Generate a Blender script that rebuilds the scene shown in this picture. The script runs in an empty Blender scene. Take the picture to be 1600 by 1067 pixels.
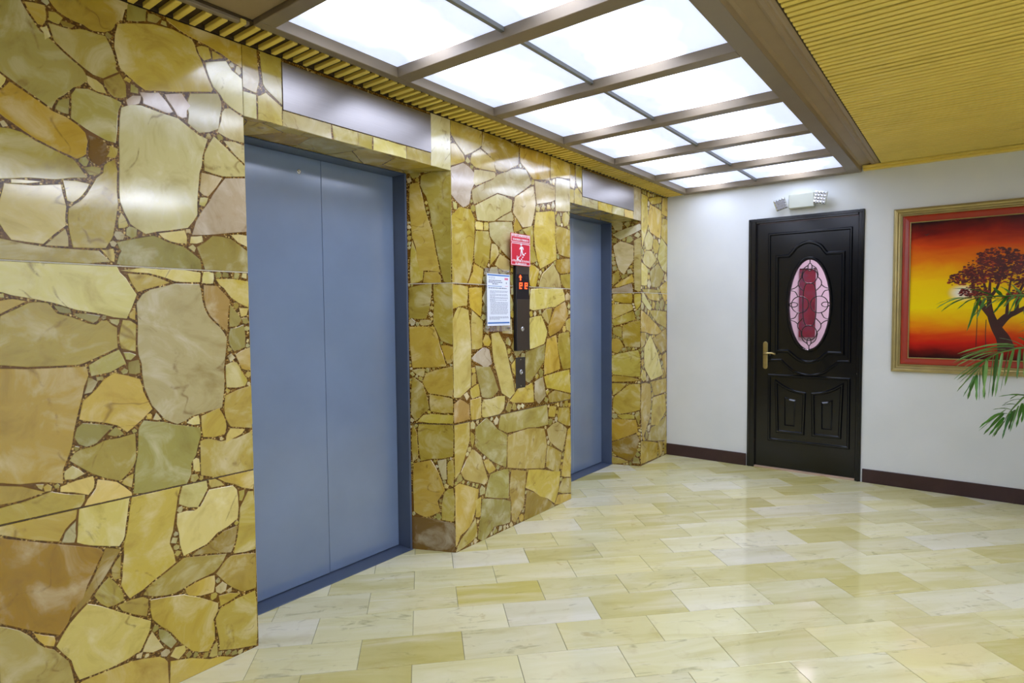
import bpy, bmesh, math, random
import numpy as np
from mathutils import Vector, Matrix
random.seed(7)
S = bpy.context.scene
COL = S.collection

# ------------------------------------------------------------------ camera
cd = bpy.data.cameras.new('camera'); cam = bpy.data.objects.new('camera', cd); COL.objects.link(cam)
F = Vector((-0.60864844, 0.79209006, -0.04626471)); R = Vector((0.79315901, 0.60894942, -0.0089099)); U = Vector((-0.02111543, 0.04211827, 0.99888948))
cam.matrix_world = Matrix(((R.x, U.x, -F.x, 2.24756), (R.y, U.y, -F.y, 0.0), (R.z, U.z, -F.z, 1.32), (0, 0, 0, 1)))
cd.sensor_fit = 'HORIZONTAL'; cd.sensor_width = 36.0; cd.lens = 940.204 / 1600 * 36.0
cd.clip_start = 0.02; cd.clip_end = 60
S.camera = cam

# ------------------------------------------------------------------ world, light, exposure
LIGHT = 3.7           # radiance of the translucent ceiling panels at their bright middle
FILL = 8.5            # radiance of the unseen panels added as fill light
w = bpy.data.worlds.new('world'); S.world = w; w.use_nodes = True
w.node_tree.nodes['Background'].inputs[0].default_value = (0.75, 0.82, 1.0, 1); w.node_tree.nodes['Background'].inputs[1].default_value = 0.05
S.view_settings.view_transform = 'Standard'; S.view_settings.look = 'None'
S.view_settings.exposure = 1.04; S.view_settings.gamma = 1.0; S.view_settings.use_curve_mapping = False
la = bpy.data.lights.new('back_room_lamp', 'AREA'); la.energy = 11; la.size = 0.6; la.color = (1.0, 0.93, 0.98)
lo = bpy.data.objects.new('back_room_lamp', la); COL.objects.link(lo); lo.location = (1.2, 6.1, 2.3)

# ------------------------------------------------------------------ dimensions (metres)
H = 2.366                       # underside of light frame and narrow slatted strip
B = 5.278                       # back wall
Y1, Y2, Y3, Y4 = 1.242, 2.400, 3.602, 4.7246      # corners of the stone piers
RX = -0.24                      # depth of the stone reveals
Y1i, Y2i, Y3i, Y4i = 1.345, 2.296, 3.690, 4.650   # inner edges of the splayed reveals
J1, J2 = 1.489, 0.7135          # joints between the stone slabs
LZ = 2.09                       # underside of the stone lintels
ROOM = (-0.9, 4.6, -2.6)        # solid depth of left wall, right wall, front wall

# ------------------------------------------------------------------ helpers
def link(name, me, mat=None, parent=None):
    o = bpy.data.objects.new(name, me); COL.objects.link(o)
    if mat is not None and me is not None and hasattr(me, 'materials') and not me.materials: me.materials.append(mat)
    if parent is not None: o.parent = parent
    return o
def tag(o, label, cat=None, group=None, kind=None):
    if label: o['label'] = label
    if cat: o['category'] = cat
    if group: o['group'] = group
    if kind: o['kind'] = kind
    return o
def empty(name, loc=(0, 0, 0)):
    o = bpy.data.objects.new(name, None); COL.objects.link(o); o.empty_display_size = 0.05
    o['_loc'] = 0; del o['_loc']
    return o
class MB:
    def __init__(s): s.v = []; s.f = []
    def add(s, vs, fs):
        n = len(s.v); s.v += [tuple(v) for v in vs]; s.f += [tuple(i + n for i in f) for f in fs]
        return s
    def box(s, a, b, ch=0.0):
        (x0, y0, z0), (x1, y1, z1) = a, b
        x0, x1 = min(x0, x1), max(x0, x1); y0, y1 = min(y0, y1), max(y0, y1); z0, z1 = min(z0, z1), max(z0, z1)
        if ch <= 0:
            return s.add([(x0,y0,z0),(x1,y0,z0),(x1,y1,z0),(x0,y1,z0),(x0,y0,z1),(x1,y0,z1),(x1,y1,z1),(x0,y1,z1)],
                [(0,3,2,1),(4,5,6,7),(0,1,5,4),(1,2,6,5),(2,3,7,6),(3,0,4,7)])
        bm = bmesh.new(); bmesh.ops.create_cube(bm, size=1)
        for v in bm.verts: v.co = Vector(((x0+x1)/2 + v.co.x*(x1-x0), (y0+y1)/2 + v.co.y*(y1-y0), (z0+z1)/2 + v.co.z*(z1-z0)))
        bmesh.ops.bevel(bm, geom=bm.edges[:], offset=ch, segments=1, affect='EDGES')
        return s.bm(bm)
    def bm(s, bm, M=None):
        bm.verts.index_update()
        s.add([(M @ v.co if M else v.co) for v in bm.verts], [tuple(v.index for v in f.verts) for f in bm.faces]); bm.free(); return s
    def prism(s, poly, f, d0, d1):
        """poly in a plane, f(a, b, d) to 3-D, from depth d0 to d1"""
        n = len(poly)
        return s.add([f(a, b, d0) for a, b in poly] + [f(a, b, d1) for a, b in poly],
            [tuple(range(n)), tuple(range(2*n-1, n-1, -1))] + [(i, n+i, n+(i+1) % n, (i+1) % n) for i in range(n)])
    def ridge(s, path, f, w, h, closed=True, flat=0.4, base=0.0):
        """raised moulding of trapezoid profile along a path in a plane"""
        P = [Vector(p) for p in path]; n = len(P); vs = []
        for i in range(n):
            a = P[i-1] if (closed or i > 0) else None; b = P[(i+1) % n] if (closed or i < n-1) else None
            d1 = (P[i]-a).normalized() if a is not None else None; d2 = (b-P[i]).normalized() if b is not None else None
            if d1 is None: d1 = d2
            if d2 is None: d2 = d1
            n1 = Vector((-d1.y, d1.x)); n2 = Vector((-d2.y, d2.x)); m = n1 + n2
            m = m / max(m.length_squared, 1e-6) * 2
            if m.length > 2.2: m = m.normalized() * 2.2
            for k, hh in ((-0.5, base), (-0.5*flat, h), (0.5*flat, h), (0.5, base)):
                q = P[i] + m * (k * w); vs.append(f(q.x, q.y, hh))
        fs = []
        for i in range(n if closed else n-1):
            j = (i+1) % n
            for k in range(3): fs.append((i*4+k, j*4+k, j*4+k+1, i*4+k+1))
        if not closed: fs += [(0,1,2,3), tuple(4*(n-1)+k for k in (3,2,1,0))]
        return s.add(vs, fs)
    def tube(s, pts, r, seg=8, cap=True):
        P = [Vector(p) for p in pts]; n = len(P); vs = []
        rr = r if isinstance(r, (list, tuple)) else [r]*n
        for i in range(n):
            d = (P[min(i+1, n-1)] - P[max(i-1, 0)]).normalized()
            a = d.cross(Vector((0, 0, 1)));  a = Vector((1, 0, 0)) if a.length < 1e-3 else a.normalized(); b = d.cross(a)
            for k in range(seg):
                t = 2*math.pi*k/seg; vs.append(P[i] + (a*math.cos(t) + b*math.sin(t))*rr[i])
        fs = [(i*seg+k, i*seg+(k+1) % seg, (i+1)*seg+(k+1) % seg, (i+1)*seg+k) for i in range(n-1) for k in range(seg)]
        if cap: fs += [tuple(range(seg-1, -1, -1)), tuple((n-1)*seg+k for k in range(seg))]
        return s.add(vs, fs)
    def lathe(s, prof, f, seg=24):
        """prof = (radius, depth); f(a, b, d) to 3-D about a = b = 0"""
        n = len(prof); vs = []
        for r_, d in prof:
            for k in range(seg): t = 2*math.pi*k/seg; vs.append(f(r_*math.cos(t), r_*math.sin(t), d))
        fs = [(i*seg+k, i*seg+(k+1) % seg, (i+1)*seg+(k+1) % seg, (i+1)*seg+k) for i in range(n-1) for k in range(seg)]
        fs += [tuple(range(seg)), tuple((n-1)*seg+k for k in range(seg-1, -1, -1))]
        return s.add(vs, fs)
    def mesh(s, name, smooth=False):
        me = bpy.data.meshes.new(name); me.from_pydata(s.v, [], s.f)
        bm = bmesh.new(); bm.from_mesh(me); bmesh.ops.recalc_face_normals(bm, faces=bm.faces[:]); bm.to_mesh(me); bm.free()
        if smooth:
            for p in me.polygons: p.use_smooth = True
        me.update(); return me
    def obj(s, name, mat, parent=None, smooth=False): return link(name, s.mesh(name, smooth), mat, parent)

# ------------------------------------------------------------------ materials
def srgb(r, g, b):
    f = lambda c: (c/255/12.92) if c/255 <= .04045 else ((c/255+.055)/1.055)**2.4
    return (f(r), f(g), f(b), 1)
class NT:
    def __init__(s, name):
        s.m = bpy.data.materials.new(name); s.m.use_nodes = True; s.t = s.m.node_tree; s.b = s.t.nodes['Principled BSDF']
    def n(s, typ, ins=None, **kw):
        nd = s.t.nodes.new(typ)
        for k, v in kw.items(): setattr(nd, k, v)
        for k, v in (ins or {}).items():
            if hasattr(v, 'is_output') or isinstance(v, bpy.types.NodeSocket): s.t.links.new(v, nd.inputs[k])
            else: nd.inputs[k].default_value = v
        return nd
    def set(s, **kw):
        for k, v in kw.items():
            k = {'color': 'Base Color', 'rough': 'Roughness', 'metal': 'Metallic', 'ior': 'IOR', 'normal': 'Normal', 'spec': 'Specular IOR Level', 'coat': 'Coat Weight', 'coat_rough': 'Coat Roughness', 'emit': 'Emission Color', 'emit_s': 'Emission Strength', 'trans': 'Transmission Weight', 'alpha': 'Alpha'}[k]
            if isinstance(v, bpy.types.NodeSocket): s.t.links.new(v, s.b.inputs[k])
            else: s.b.inputs[k].default_value = v
        return s
    def ramp(s, fac, stops, interp='LINEAR'):
        r = s.n('ShaderNodeValToRGB', {'Fac': fac}); e = r.color_ramp.elements; r.color_ramp.interpolation = interp
        while len(e) < len(stops): e.new(0.5)
        for el, (p, c) in zip(e, stops): el.position = p; el.color = c if len(c) == 4 else (*c, 1)
        return r.outputs['Color']
    def mix(s, fac, a, b, mode='MIX'):
        m = s.n('ShaderNodeMix', data_type='RGBA', blend_type=mode)
        for i, v in ((0, fac), (6, a), (7, b)):
            if isinstance(v, bpy.types.NodeSocket): s.t.links.new(v, m.inputs[i])
            else: m.inputs[i].default_value = v
        return m.outputs[2]
    def math(s, op, a, b=0.0, clamp=False):
        m = s.n('ShaderNodeMath', {0: a, 1: b}, operation=op, use_clamp=clamp); return m.outputs[0]
    def noise(s, vec, scale, detail=4, rough=0.55, dist=0.0):
        return s.n('ShaderNodeTexNoise', {'Vector': vec, 'Scale': scale, 'Detail': detail, 'Roughness': rough, 'Distortion': dist})
def flat(name, rgb, rough=0.5, metal=0.0, noise=0.0, bump=0.0, **kw):
    t = NT(name); c = srgb(*rgb); pos = t.n('ShaderNodeNewGeometry').outputs['Position']
    if noise > 0:
        nz = t.noise(pos, 9, 5).outputs['Fac']
        d = tuple(max(0, v*(1-noise)) for v in c[:3]) + (1,); l = tuple(min(1, v*(1+noise)) for v in c[:3]) + (1,)
        t.set(color=t.ramp(nz, [(0.3, d), (0.7, l)]))
    else: t.set(color=c)
    if bump > 0:
        bn = t.n('ShaderNodeBump', {'Height': t.noise(pos, 260, 3).outputs['Fac'], 'Strength': bump, 'Distance': 0.002}); t.set(normal=bn.outputs['Normal'])
    t.set(rough=rough, metal=metal, **kw); return t.m

def onyx(name, rough, warp=1.0, ior=1.52):
    """polished banded onyx; each piece has its own colour (object colour) and its own place in the texture"""
    t = NT(name); pos = t.n('ShaderNodeNewGeometry').outputs['Position']; oi = t.n('ShaderNodeObjectInfo')
    off = t.n('ShaderNodeVectorMath', {0: oi.outputs['Random'], 1: (37.0, 91.0, 53.0)}, operation='MULTIPLY')
    p = t.n('ShaderNodeVectorMath', {0: pos, 1: off.outputs[0]}, operation='ADD').outputs[0]
    rot = t.n('ShaderNodeVectorRotate', {'Vector': p, 'Angle': t.math('MULTIPLY', oi.outputs['Random'], 6.28) if warp < 1.5 else math.radians(-46), 'Axis': (1, 0, 0) if warp < 1.5 else (0, 0, 1)}).outputs[0]
    st = t.n('ShaderNodeMapping', {'Vector': rot, 'Scale': (1.0, 1.0, 1.45) if warp < 1.5 else (0.45, 2.6, 1.0)}).outputs[0]
    n1 = t.noise(st, 6.5 if warp < 1.5 else 3.2, 7, 0.58, 0.7).outputs['Fac']; n2 = t.noise(p, 11, 6, 0.62, 0.8).outputs['Fac']; n3 = t.noise(st, 2.2, 3, 0.5, 0.5).outputs['Fac']
    base = oi.outputs['Color']
    pale = t.mix(0.42 if warp < 1.5 else 0.5, t.mix(1.0, base, (1.22, 1.24, 1.5, 1), 'MULTIPLY'), srgb(228, 220, 190)); dark = t.mix(1.0, base, (0.70, 0.63, 0.42, 1) if warp < 1.5 else (0.86, 0.83, 0.66, 1), 'MULTIPLY')
    c = t.mix(t.n('ShaderNodeMapRange', {0: n1, 1: 0.50, 2: 0.70}).outputs[0], base, pale)
    c = t.mix(t.n('ShaderNodeMapRange', {0: n1, 1: 0.46, 2: 0.26}).outputs[0], c, dark)
    c = t.mix(t.math('MULTIPLY', t.n('ShaderNodeMapRange', {0: n2, 1: 0.56, 2: 0.72}).outputs[0], 0.32 if warp < 1.5 else 0.25), c, t.mix(0.55, base, srgb(158, 112, 8)))
    v = t.math('ABSOLUTE', t.math('SUBTRACT', n3, 0.5)); vein = t.math('MULTIPLY', t.n('ShaderNodeMapRange', {0: v, 1: 0.009, 2: 0.0}).outputs[0], 0.6)
    vein = t.math('MULTIPLY', vein, t.n('ShaderNodeMapRange', {0: n2, 1: 0.48, 2: 0.58}).outputs[0])
    c = t.mix(vein if warp < 1.5 else t.math('MULTIPLY', vein, 0.6), c, srgb(120, 84, 26) if warp < 1.5 else srgb(112, 104, 52))
    if warp > 1.5:
        n4 = t.noise(p, 4.4, 5, 0.6, 0.5).outputs['Fac']; c = t.mix(t.math('MULTIPLY', t.n('ShaderNodeMapRange', {0: n4, 1: 0.68, 2: 0.76}).outputs[0], 0.7), c, srgb(176, 142, 44))
    t.set(color=c, rough=rough, ior=ior)
    return t
t = onyx('polished_onyx', 0.10, 1.0, 1.7); M_STONE = t.m
t = onyx('polished_floor_onyx', 0.09, 2.0, 1.62); M_TILE = t.m

def matrix_mat():
    t = NT('pebbly_resin'); pos = t.n('ShaderNodeNewGeometry').outputs['Position']
    wn = t.noise(pos, 60, 3); p = t.n('ShaderNodeVectorMath', {0: pos, 1: t.n('ShaderNodeVectorMath', {0: wn.outputs['Color'], 1: (0.006,)*3}, operation='MULTIPLY').outputs[0]}, operation='ADD').outputs[0]
    vo = t.n('ShaderNodeTexVoronoi', {'Vector': p, 'Scale': 130.0}); cr = vo.outputs['Color']; ds = vo.outputs['Distance']
    sep = t.n('ShaderNodeSeparateColor', {0: cr}).outputs[0]
    peb = t.ramp(sep, [(0.0, srgb(92, 62, 14)), (0.4, srgb(146, 104, 34)), (0.7, srgb(188, 148, 64)), (1.0, srgb(222, 192, 112))])
    big = t.noise(pos, 7, 4).outputs['Fac']
    c = t.mix(t.n('ShaderNodeMapRange', {0: ds, 1: 0.35, 2: 0.62}).outputs[0], peb, srgb(82, 52, 10))
    c = t.mix(t.n('ShaderNodeMapRange', {0: big, 1: 0.52, 2: 0.66}).outputs[0], c, srgb(112, 74, 18))
    t.set(color=c, rough=0.2); return t.m
M_MATRIX = matrix_mat()
M_JOINTP = flat('pale_joint', (205, 196, 170), 0.4); M_GROUTD = flat('dark_grout', (84, 66, 32), 0.6); M_FGROUT = flat('floor_grout', (150, 142, 100), 0.6)
def wall_mat():
    t = NT('white_painted_plaster'); pos = t.n('ShaderNodeNewGeometry').outputs['Position']
    nz = t.noise(pos, 1.6, 4).outputs['Fac']
    bn = t.n('ShaderNodeBump', {'Height': t.noise(pos, 90, 4).outputs['Fac'], 'Strength': 0.08, 'Distance': 0.004})
    t.set(color=t.ramp(nz, [(0.3, srgb(222, 224, 222)), (0.7, srgb(232, 233, 231))]), rough=0.5, normal=bn.outputs['Normal']); return t.m
M_WALL = wall_mat()
M_BASE = flat('maroon_brown_paint', (62, 40, 40), 0.35, noise=0.15)
M_FRAME = flat('taupe_painted_wood', (130, 114, 90), 0.42, noise=0.04)
M_BAND = flat('brown_taupe_paint', (150, 128, 92), 0.4, noise=0.05)
M_SLAT = flat('olive_yellow_paint', (236, 208, 96), 0.45, noise=0.04)
M_BOARD = flat('dark_brown_board', (62, 45, 10), 0.8)
M_DARK = flat('dark_void', (30, 26, 20), 0.9)
M_RAIL = flat('grey_divider', (120, 120, 116), 0.4)
def door_paint():
    t = NT('blue_grey_enamel'); pos = t.n('ShaderNodeNewGeometry').outputs['Position']
    nz = t.noise(pos, 3, 5).outputs['Fac']
    bn = t.n('ShaderNodeBump', {'Height': t.noise(pos, 14, 3).outputs['Fac'], 'Strength': 0.05, 'Distance': 0.003})
    t.set(color=t.ramp(nz, [(0.3, srgb(116, 132, 158)), (0.7, srgb(123, 140, 168))]), rough=0.16, metal=0.0, ior=1.9, normal=bn.outputs['Normal']); return t.m
M_LIFT = door_paint()
M_LIFTF = flat('blue_grey_frame_enamel', (80, 91, 112), 0.28, noise=0.05)
def black_paint():
    t = NT('black_gloss_paint'); pos = t.n('ShaderNodeNewGeometry').outputs['Position']
    sp = t.noise(pos, 55, 2, 0.5).outputs['Fac']; ar = t.noise(pos, 5, 3).outputs['Fac']
    m = t.math('MULTIPLY', t.n('ShaderNodeMapRange', {0: sp, 1: 0.79, 2: 0.81}).outputs[0], t.n('ShaderNodeMapRange', {0: ar, 1: 0.5, 2: 0.6}).outputs[0])
    t.set(color=t.mix(m, srgb(12, 14, 18), srgb(150, 140, 130)), rough=0.18, spec=0.6); return t.m
M_BLACK = black_paint()
M_LEAD = flat('dark_leading', (38, 26, 30), 0.4)
M_BRASS = flat('worn_brass', (196, 176, 120), 0.28, 0.9, noise=0.2)
M_CHROME = flat('bright_steel', (205, 205, 205), 0.2, 1.0)
def brushed(name, rgb, rough):
    t = NT(name); pos = t.n('ShaderNodeNewGeometry').outputs['Position']
    mp = t.n('ShaderNodeMapping', {'Vector': pos, 'Scale': (1, 1, 60)}).outputs[0]; nz = t.noise(mp, 6, 4).outputs['Fac']
    c = srgb(*rgb); t.set(color=t.ramp(nz, [(0.3, tuple(v*.9 for v in c[:3])), (0.7, c)]), rough=rough, metal=0.85); return t.m
M_STEEL = brushed('brushed_steel', (152, 146, 142), 0.3)
M_BRONZE = brushed('brushed_bronze', (104, 96, 88), 0.36)
M_PANEL = flat('black_plastic', (26, 24, 30), 0.3)
M_LED = flat('red_led', (255, 60, 20), 0.4, emit=(1.0, 0.07, 0.015, 1), emit_s=2.2)
M_LEDOFF = flat('unlit_led', (48, 44, 46), 0.4)
M_RED = flat('red_sign', (214, 38, 58), 0.35); M_WHITE = flat('white_print', (245, 245, 248), 0.4)
M_PAPER = flat('white_paper', (238, 242, 252), 0.5); M_BLUE = flat('blue_print', (70, 120, 190), 0.5); M_INK = flat('grey_ink', (150, 155, 175), 0.6); M_INKD = flat('dark_ink', (70, 78, 110), 0.6); M_PINK = flat('pink_print', (226, 120, 150), 0.6)
def acrylic():
    t = NT('clear_acrylic'); tr = t.n('ShaderNodeBsdfTransparent', {0: (0.93, 0.94, 0.93, 1)}); gl = t.n('ShaderNodeBsdfGlossy', {'Color': (1, 1, 1, 1), 'Roughness': 0.05})
    df = t.n('ShaderNodeBsdfDiffuse', {0: (0.8, 0.8, 0.78, 1)}); fr = t.n('ShaderNodeFresnel', {0: 1.45})
    bf = t.n('ShaderNodeNewGeometry').outputs['Backfacing']; fr0 = t.math('MULTIPLY', fr.outputs[0], t.math('SUBTRACT', 1.0, bf))
    a = t.n('ShaderNodeMixShader', {0: 0.10, 1: tr.outputs[0], 2: df.outputs[0]}); m = t.n('ShaderNodeMixShader', {0: fr0, 1: a.outputs[0], 2: gl.outputs[0]})
    t.t.links.new(m.outputs[0], t.t.nodes['Material Output'].inputs[0]); return t.m
M_ACRYL = acrylic()
def tinted():
    t = NT('lilac_glass'); tr = t.n('ShaderNodeBsdfTransparent', {0: (0.95, 0.87, 0.95, 1)}); gl = t.n('ShaderNodeBsdfGlossy', {'Color': (1, 1, 1, 1), 'Roughness': 0.06})
    fr = t.n('ShaderNodeFresnel', {0: 1.45}); bf = t.n('ShaderNodeNewGeometry').outputs['Backfacing']; fr0 = t.math('MULTIPLY', fr.outputs[0], t.math('SUBTRACT', 1.0, bf))
    m = t.n('ShaderNodeMixShader', {0: fr0, 1: tr.outputs[0], 2: gl.outputs[0]})
    t.t.links.new(m.outputs[0], t.t.nodes['Material Output'].inputs[0]); return t.m
M_GLASS = tinted()
def diffuser(strength, nm):
    """ribbed acrylic lit by a fluorescent tube above its middle"""
    t = NT(nm); g = t.n('ShaderNodeTexCoord').outputs['Generated']; x = t.n('ShaderNodeSeparateXYZ', {0: g})
    oi = t.n('ShaderNodeObjectInfo'); gp = t.n('ShaderNodeVectorMath', {0: g, 1: t.n('ShaderNodeVectorMath', {0: oi.outputs['Random'], 1: (9, 5, 3)}, operation='MULTIPLY').outputs[0]}, operation='ADD').outputs[0]
    d = t.math('ABSOLUTE', t.math('SUBTRACT', x.outputs['X'], 0.45)); wv = t.math('MULTIPLY', t.math('SUBTRACT', t.noise(gp, 1.8, 2).outputs['Fac'], 0.5), 0.5)
    tube = t.n('ShaderNodeMapRange', {0: t.math('ADD', d, wv), 1: 0.0, 2: 0.36}, interpolation_type='SMOOTHSTEP').outputs[0]
    col = t.mix(tube, (0.83, 0.92, 1.20, 1), (0.68, 0.79, 1.16, 1)); st = t.math('MULTIPLY', t.n('ShaderNodeMapRange', {0: tube, 1: 0.0, 2: 1.0, 3: 1.0, 4: 0.11}).outputs[0], strength)
    t.set(color=(0.8, 0.82, 0.85, 1), rough=0.3, emit=col, emit_s=st); return t.m
M_DIFF = diffuser(LIGHT, 'lit_diffuser'); M_FILL = diffuser(FILL, 'added_fill_diffuser')  # the second one serves only the added fill panels
M_GOLD = flat('antique_gold', (176, 158, 104), 0.32, 0.55, noise=0.12); M_REDFR = flat('red_lacquer', (164, 50, 24), 0.3, noise=0.1)
M_LEAF = None
def leaf_mat():
    t = NT('palm_green'); pos = t.n('ShaderNodeNewGeometry').outputs['Position']; oi = t.n('ShaderNodeObjectInfo')
    c = t.ramp(oi.outputs['Random'], [(0.0, srgb(44, 100, 30)), (0.5, srgb(78, 136, 44)), (1.0, srgb(132, 170, 92))])
    t.set(color=t.mix(t.math('MULTIPLY', t.noise(pos, 20, 3).outputs['Fac'], 0.5), c, srgb(60, 100, 30)), rough=0.36); return t.m
M_LEAF = leaf_mat(); M_STALK = flat('palm_stalk', (92, 124, 54), 0.45); M_POT = flat('terracotta_glaze', (122, 74, 50), 0.4, noise=0.2); M_SOIL = flat('potting_soil', (58, 42, 30), 0.9, noise=0.3, bump=0.6)
M_CREAM = flat('cream_plastic', (184, 186, 170), 0.4); 
def lens_mat():
    t = NT('prismatic_lens'); t.set(color=(0.72, 0.72, 0.74, 1), rough=0.12, metal=0.75); return t.m
M_LENS = lens_mat()

# ------------------------------------------------------------------ stones
def clip(poly, axis, val, keep_less):
    out = []; n = len(poly); ins = lambda p: (p[axis] <= val) if keep_less else (p[axis] >= val)
    for i in range(n):
        a, b = poly[i-1], poly[i]
        if ins(a) != ins(b):
            u = (val - a[axis]) / (b[axis] - a[axis]); out.append((a[0]+(b[0]-a[0])*u, a[1]+(b[1]-a[1])*u))
        if ins(b): out.append(b)
    return out
def area(p): return 0.5*sum(p[i-1][0]*p[i][1] - p[i][0]*p[i-1][1] for i in range(len(p)))
PAL = {'y': [(198, 170, 66), (194, 168, 68), (200, 172, 68), (190, 166, 72)], 'p': [(214, 192, 106), (208, 187, 96), (214, 196, 118)], 'g': [(172, 156, 76), (166, 152, 74), (176, 160, 82)],
       'a': [(180, 148, 48), (174, 144, 50)], 'A': [(164, 124, 22)], 'b': [(112, 80, 26)], 'w': [(208, 191, 134), (200, 183, 126)], 'v': [(202, 182, 150), (196, 176, 146)], 'r': [(190, 156, 78)], 'o': [(192, 160, 62)]}
def colour(fl, rng):
    c = rng.choice(PAL[fl]); k = rng.uniform(0.9, 1.08); return srgb(*(min(250, v*k*rng.uniform(0.98, 1.02)) for v in c))
def roughen(poly, rng, amp=0.0022, seg=0.05):
    out = []; n = len(poly)
    for i in range(n):
        a, b = poly[i-1], poly[i]; L = math.hypot(b[0]-a[0], b[1]-a[1]); k = max(1, min(4, int(L/seg)))
        if k == 1 and L > 0.022: k = 2
        for j in range(k):
            u = j/k; q = [a[0]+(b[0]-a[0])*u, a[1]+(b[1]-a[1])*u]
            if j: q[0] += rng.uniform(-amp, amp); q[1] += rng.uniform(-amp, amp)
            out.append(tuple(q))
    return out
def inset(poly, d):
    if area(poly) < 0: poly = poly[::-1]
    n = len(poly); out = []
    for i in range(n):
        a, p, b = Vector(poly[i-1]), Vector(poly[i]), Vector(poly[(i+1) % n]); d1 = (p-a); d2 = (b-p)
        if d1.length < 1e-6 or d2.length < 1e-6: out.append(tuple(p)); continue
        d1.normalize(); d2.normalize(); m = Vector((-d1.y-d2.y, d1.x+d2.x)); m = m/max(m.length_squared, 0.3)*2
        if m.length > 1.6: m = m.normalized()*1.6
        q = p + m*d; out.append((q.x, q.y))
    return poly, out
def stone(poly, fn, parent, fl, rng, bounds, rough=True, name='stone'):
    s0, s1, z0, z1 = bounds
    for ax, v, l in ((0, s0, False), (0, s1, True), (1, z0, False), (1, z1, True)):
        poly = clip(poly, ax, v, l)
        if len(poly) < 3: return None
    if abs(area(poly)) < 1.2e-4: return None
    if rough: poly = roughen(poly, rng)
    for ax, v, l in ((0, s0, False), (0, s1, True), (1, z0, False), (1, z1, True)): poly = clip(poly, ax, v, l)
    base, top = inset(poly, 0.0013)
    if not simple(top): base, top = inset(poly, 0.0005)
    if not simple(top): top = base
    n = len(top)
    me = bpy.data.meshes.new(name)
    lift = -rng.random()*0.0005
    me.from_pydata([fn(a, b, lift) for a, b in top] + [fn(a, b, -0.0012) for a, b in base] + [fn(a, b, -0.005) for a, b in base], [],
        [tuple(range(n))] + [(n+i, n+(i+1) % n, (i+1) % n, i) for i in range(n)] + [(2*n+i, 2*n+(i+1) % n, n+(i+1) % n, n+i) for i in range(n)])
    bm = bmesh.new(); bm.from_mesh(me); bm.normal_update()
    n0 = Vector(fn(0, 0, 1)) - Vector(fn(0, 0, 0))
    bm.faces.ensure_lookup_table()
    if bm.faces[0].normal.dot(n0) < 0: bmesh.ops.reverse_faces(bm, faces=bm.faces[:])
    bm.to_mesh(me); bm.free(); me.materials.append(M_STONE)
    o = bpy.data.objects.new(name, me); o.color = colour(fl, rng); COL.objects.link(o); o.parent = parent
    return o
def fill_pebbles(polys, bounds, rng, rmin=0.0085, limit=90, g=0.006):
    """small irregular stones for the widest gaps the larger stones leave in the resin"""
    s0, s1, z0, z1 = bounds
    X, Z = np.meshgrid(np.arange(s0+g/2, s1, g), np.arange(z0+g/2, z1, g)); P = np.stack([X.ravel(), Z.ravel()], 1)
    D = np.minimum(np.minimum(P[:, 0]-s0, s1-P[:, 0]), np.minimum(P[:, 1]-z0, z1-P[:, 1])) + 0.004
    for poly in polys:
        q = np.array(poly); lo = q.min(0)-0.09; hi = q.max(0)+0.09
        idx = np.where((P[:, 0] > lo[0]) & (P[:, 0] < hi[0]) & (P[:, 1] > lo[1]) & (P[:, 1] < hi[1]) & (D > 0))[0]
        if not len(idx): continue
        A = P[idx]; dm = np.full(len(A), 9.0); ins = np.zeros(len(A), bool)
        for i in range(len(q)):
            a, b = q[i-1], q[i]; ab = b-a; L2 = max((ab**2).sum(), 1e-12); u = np.clip(((A-a) @ ab)/L2, 0, 1)
            dm = np.minimum(dm, np.hypot(*(A-(a+u[:, None]*ab)).T))
            c = (a[1] > A[:, 1]) != (b[1] > A[:, 1])
            xi = a[0] + (A[:, 1]-a[1])*(b[0]-a[0])/((b[1]-a[1]) if abs(b[1]-a[1]) > 1e-12 else 1e-12)
            ins ^= c & (A[:, 0] < xi)
        D[idx] = np.where(ins, -1, np.minimum(D[idx], dm))
    out = []
    while len(out) < limit:
        i = int(D.argmax()); r = D[i]
        if r < rmin: break
        c = P[i]; rr = min(r*0.86, 0.06); n = rng.choice((4, 4, 5, 5, 6)); a0 = rng.uniform(0, 6)
        poly = [(c[0]+rr*1.12*rr_*math.cos(t_), c[1]+rr*1.12*rr_*math.sin(t_)) for t_, rr_ in [(a0+6.283*(k+rng.uniform(-.22, .22))/n, rng.uniform(0.82, 1.15)) for k in range(n)]]
        out.append(poly); d = np.hypot(P[:, 0]-c[0], P[:, 1]-c[1]) - rr; D = np.minimum(D, d)
    return out
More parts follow.
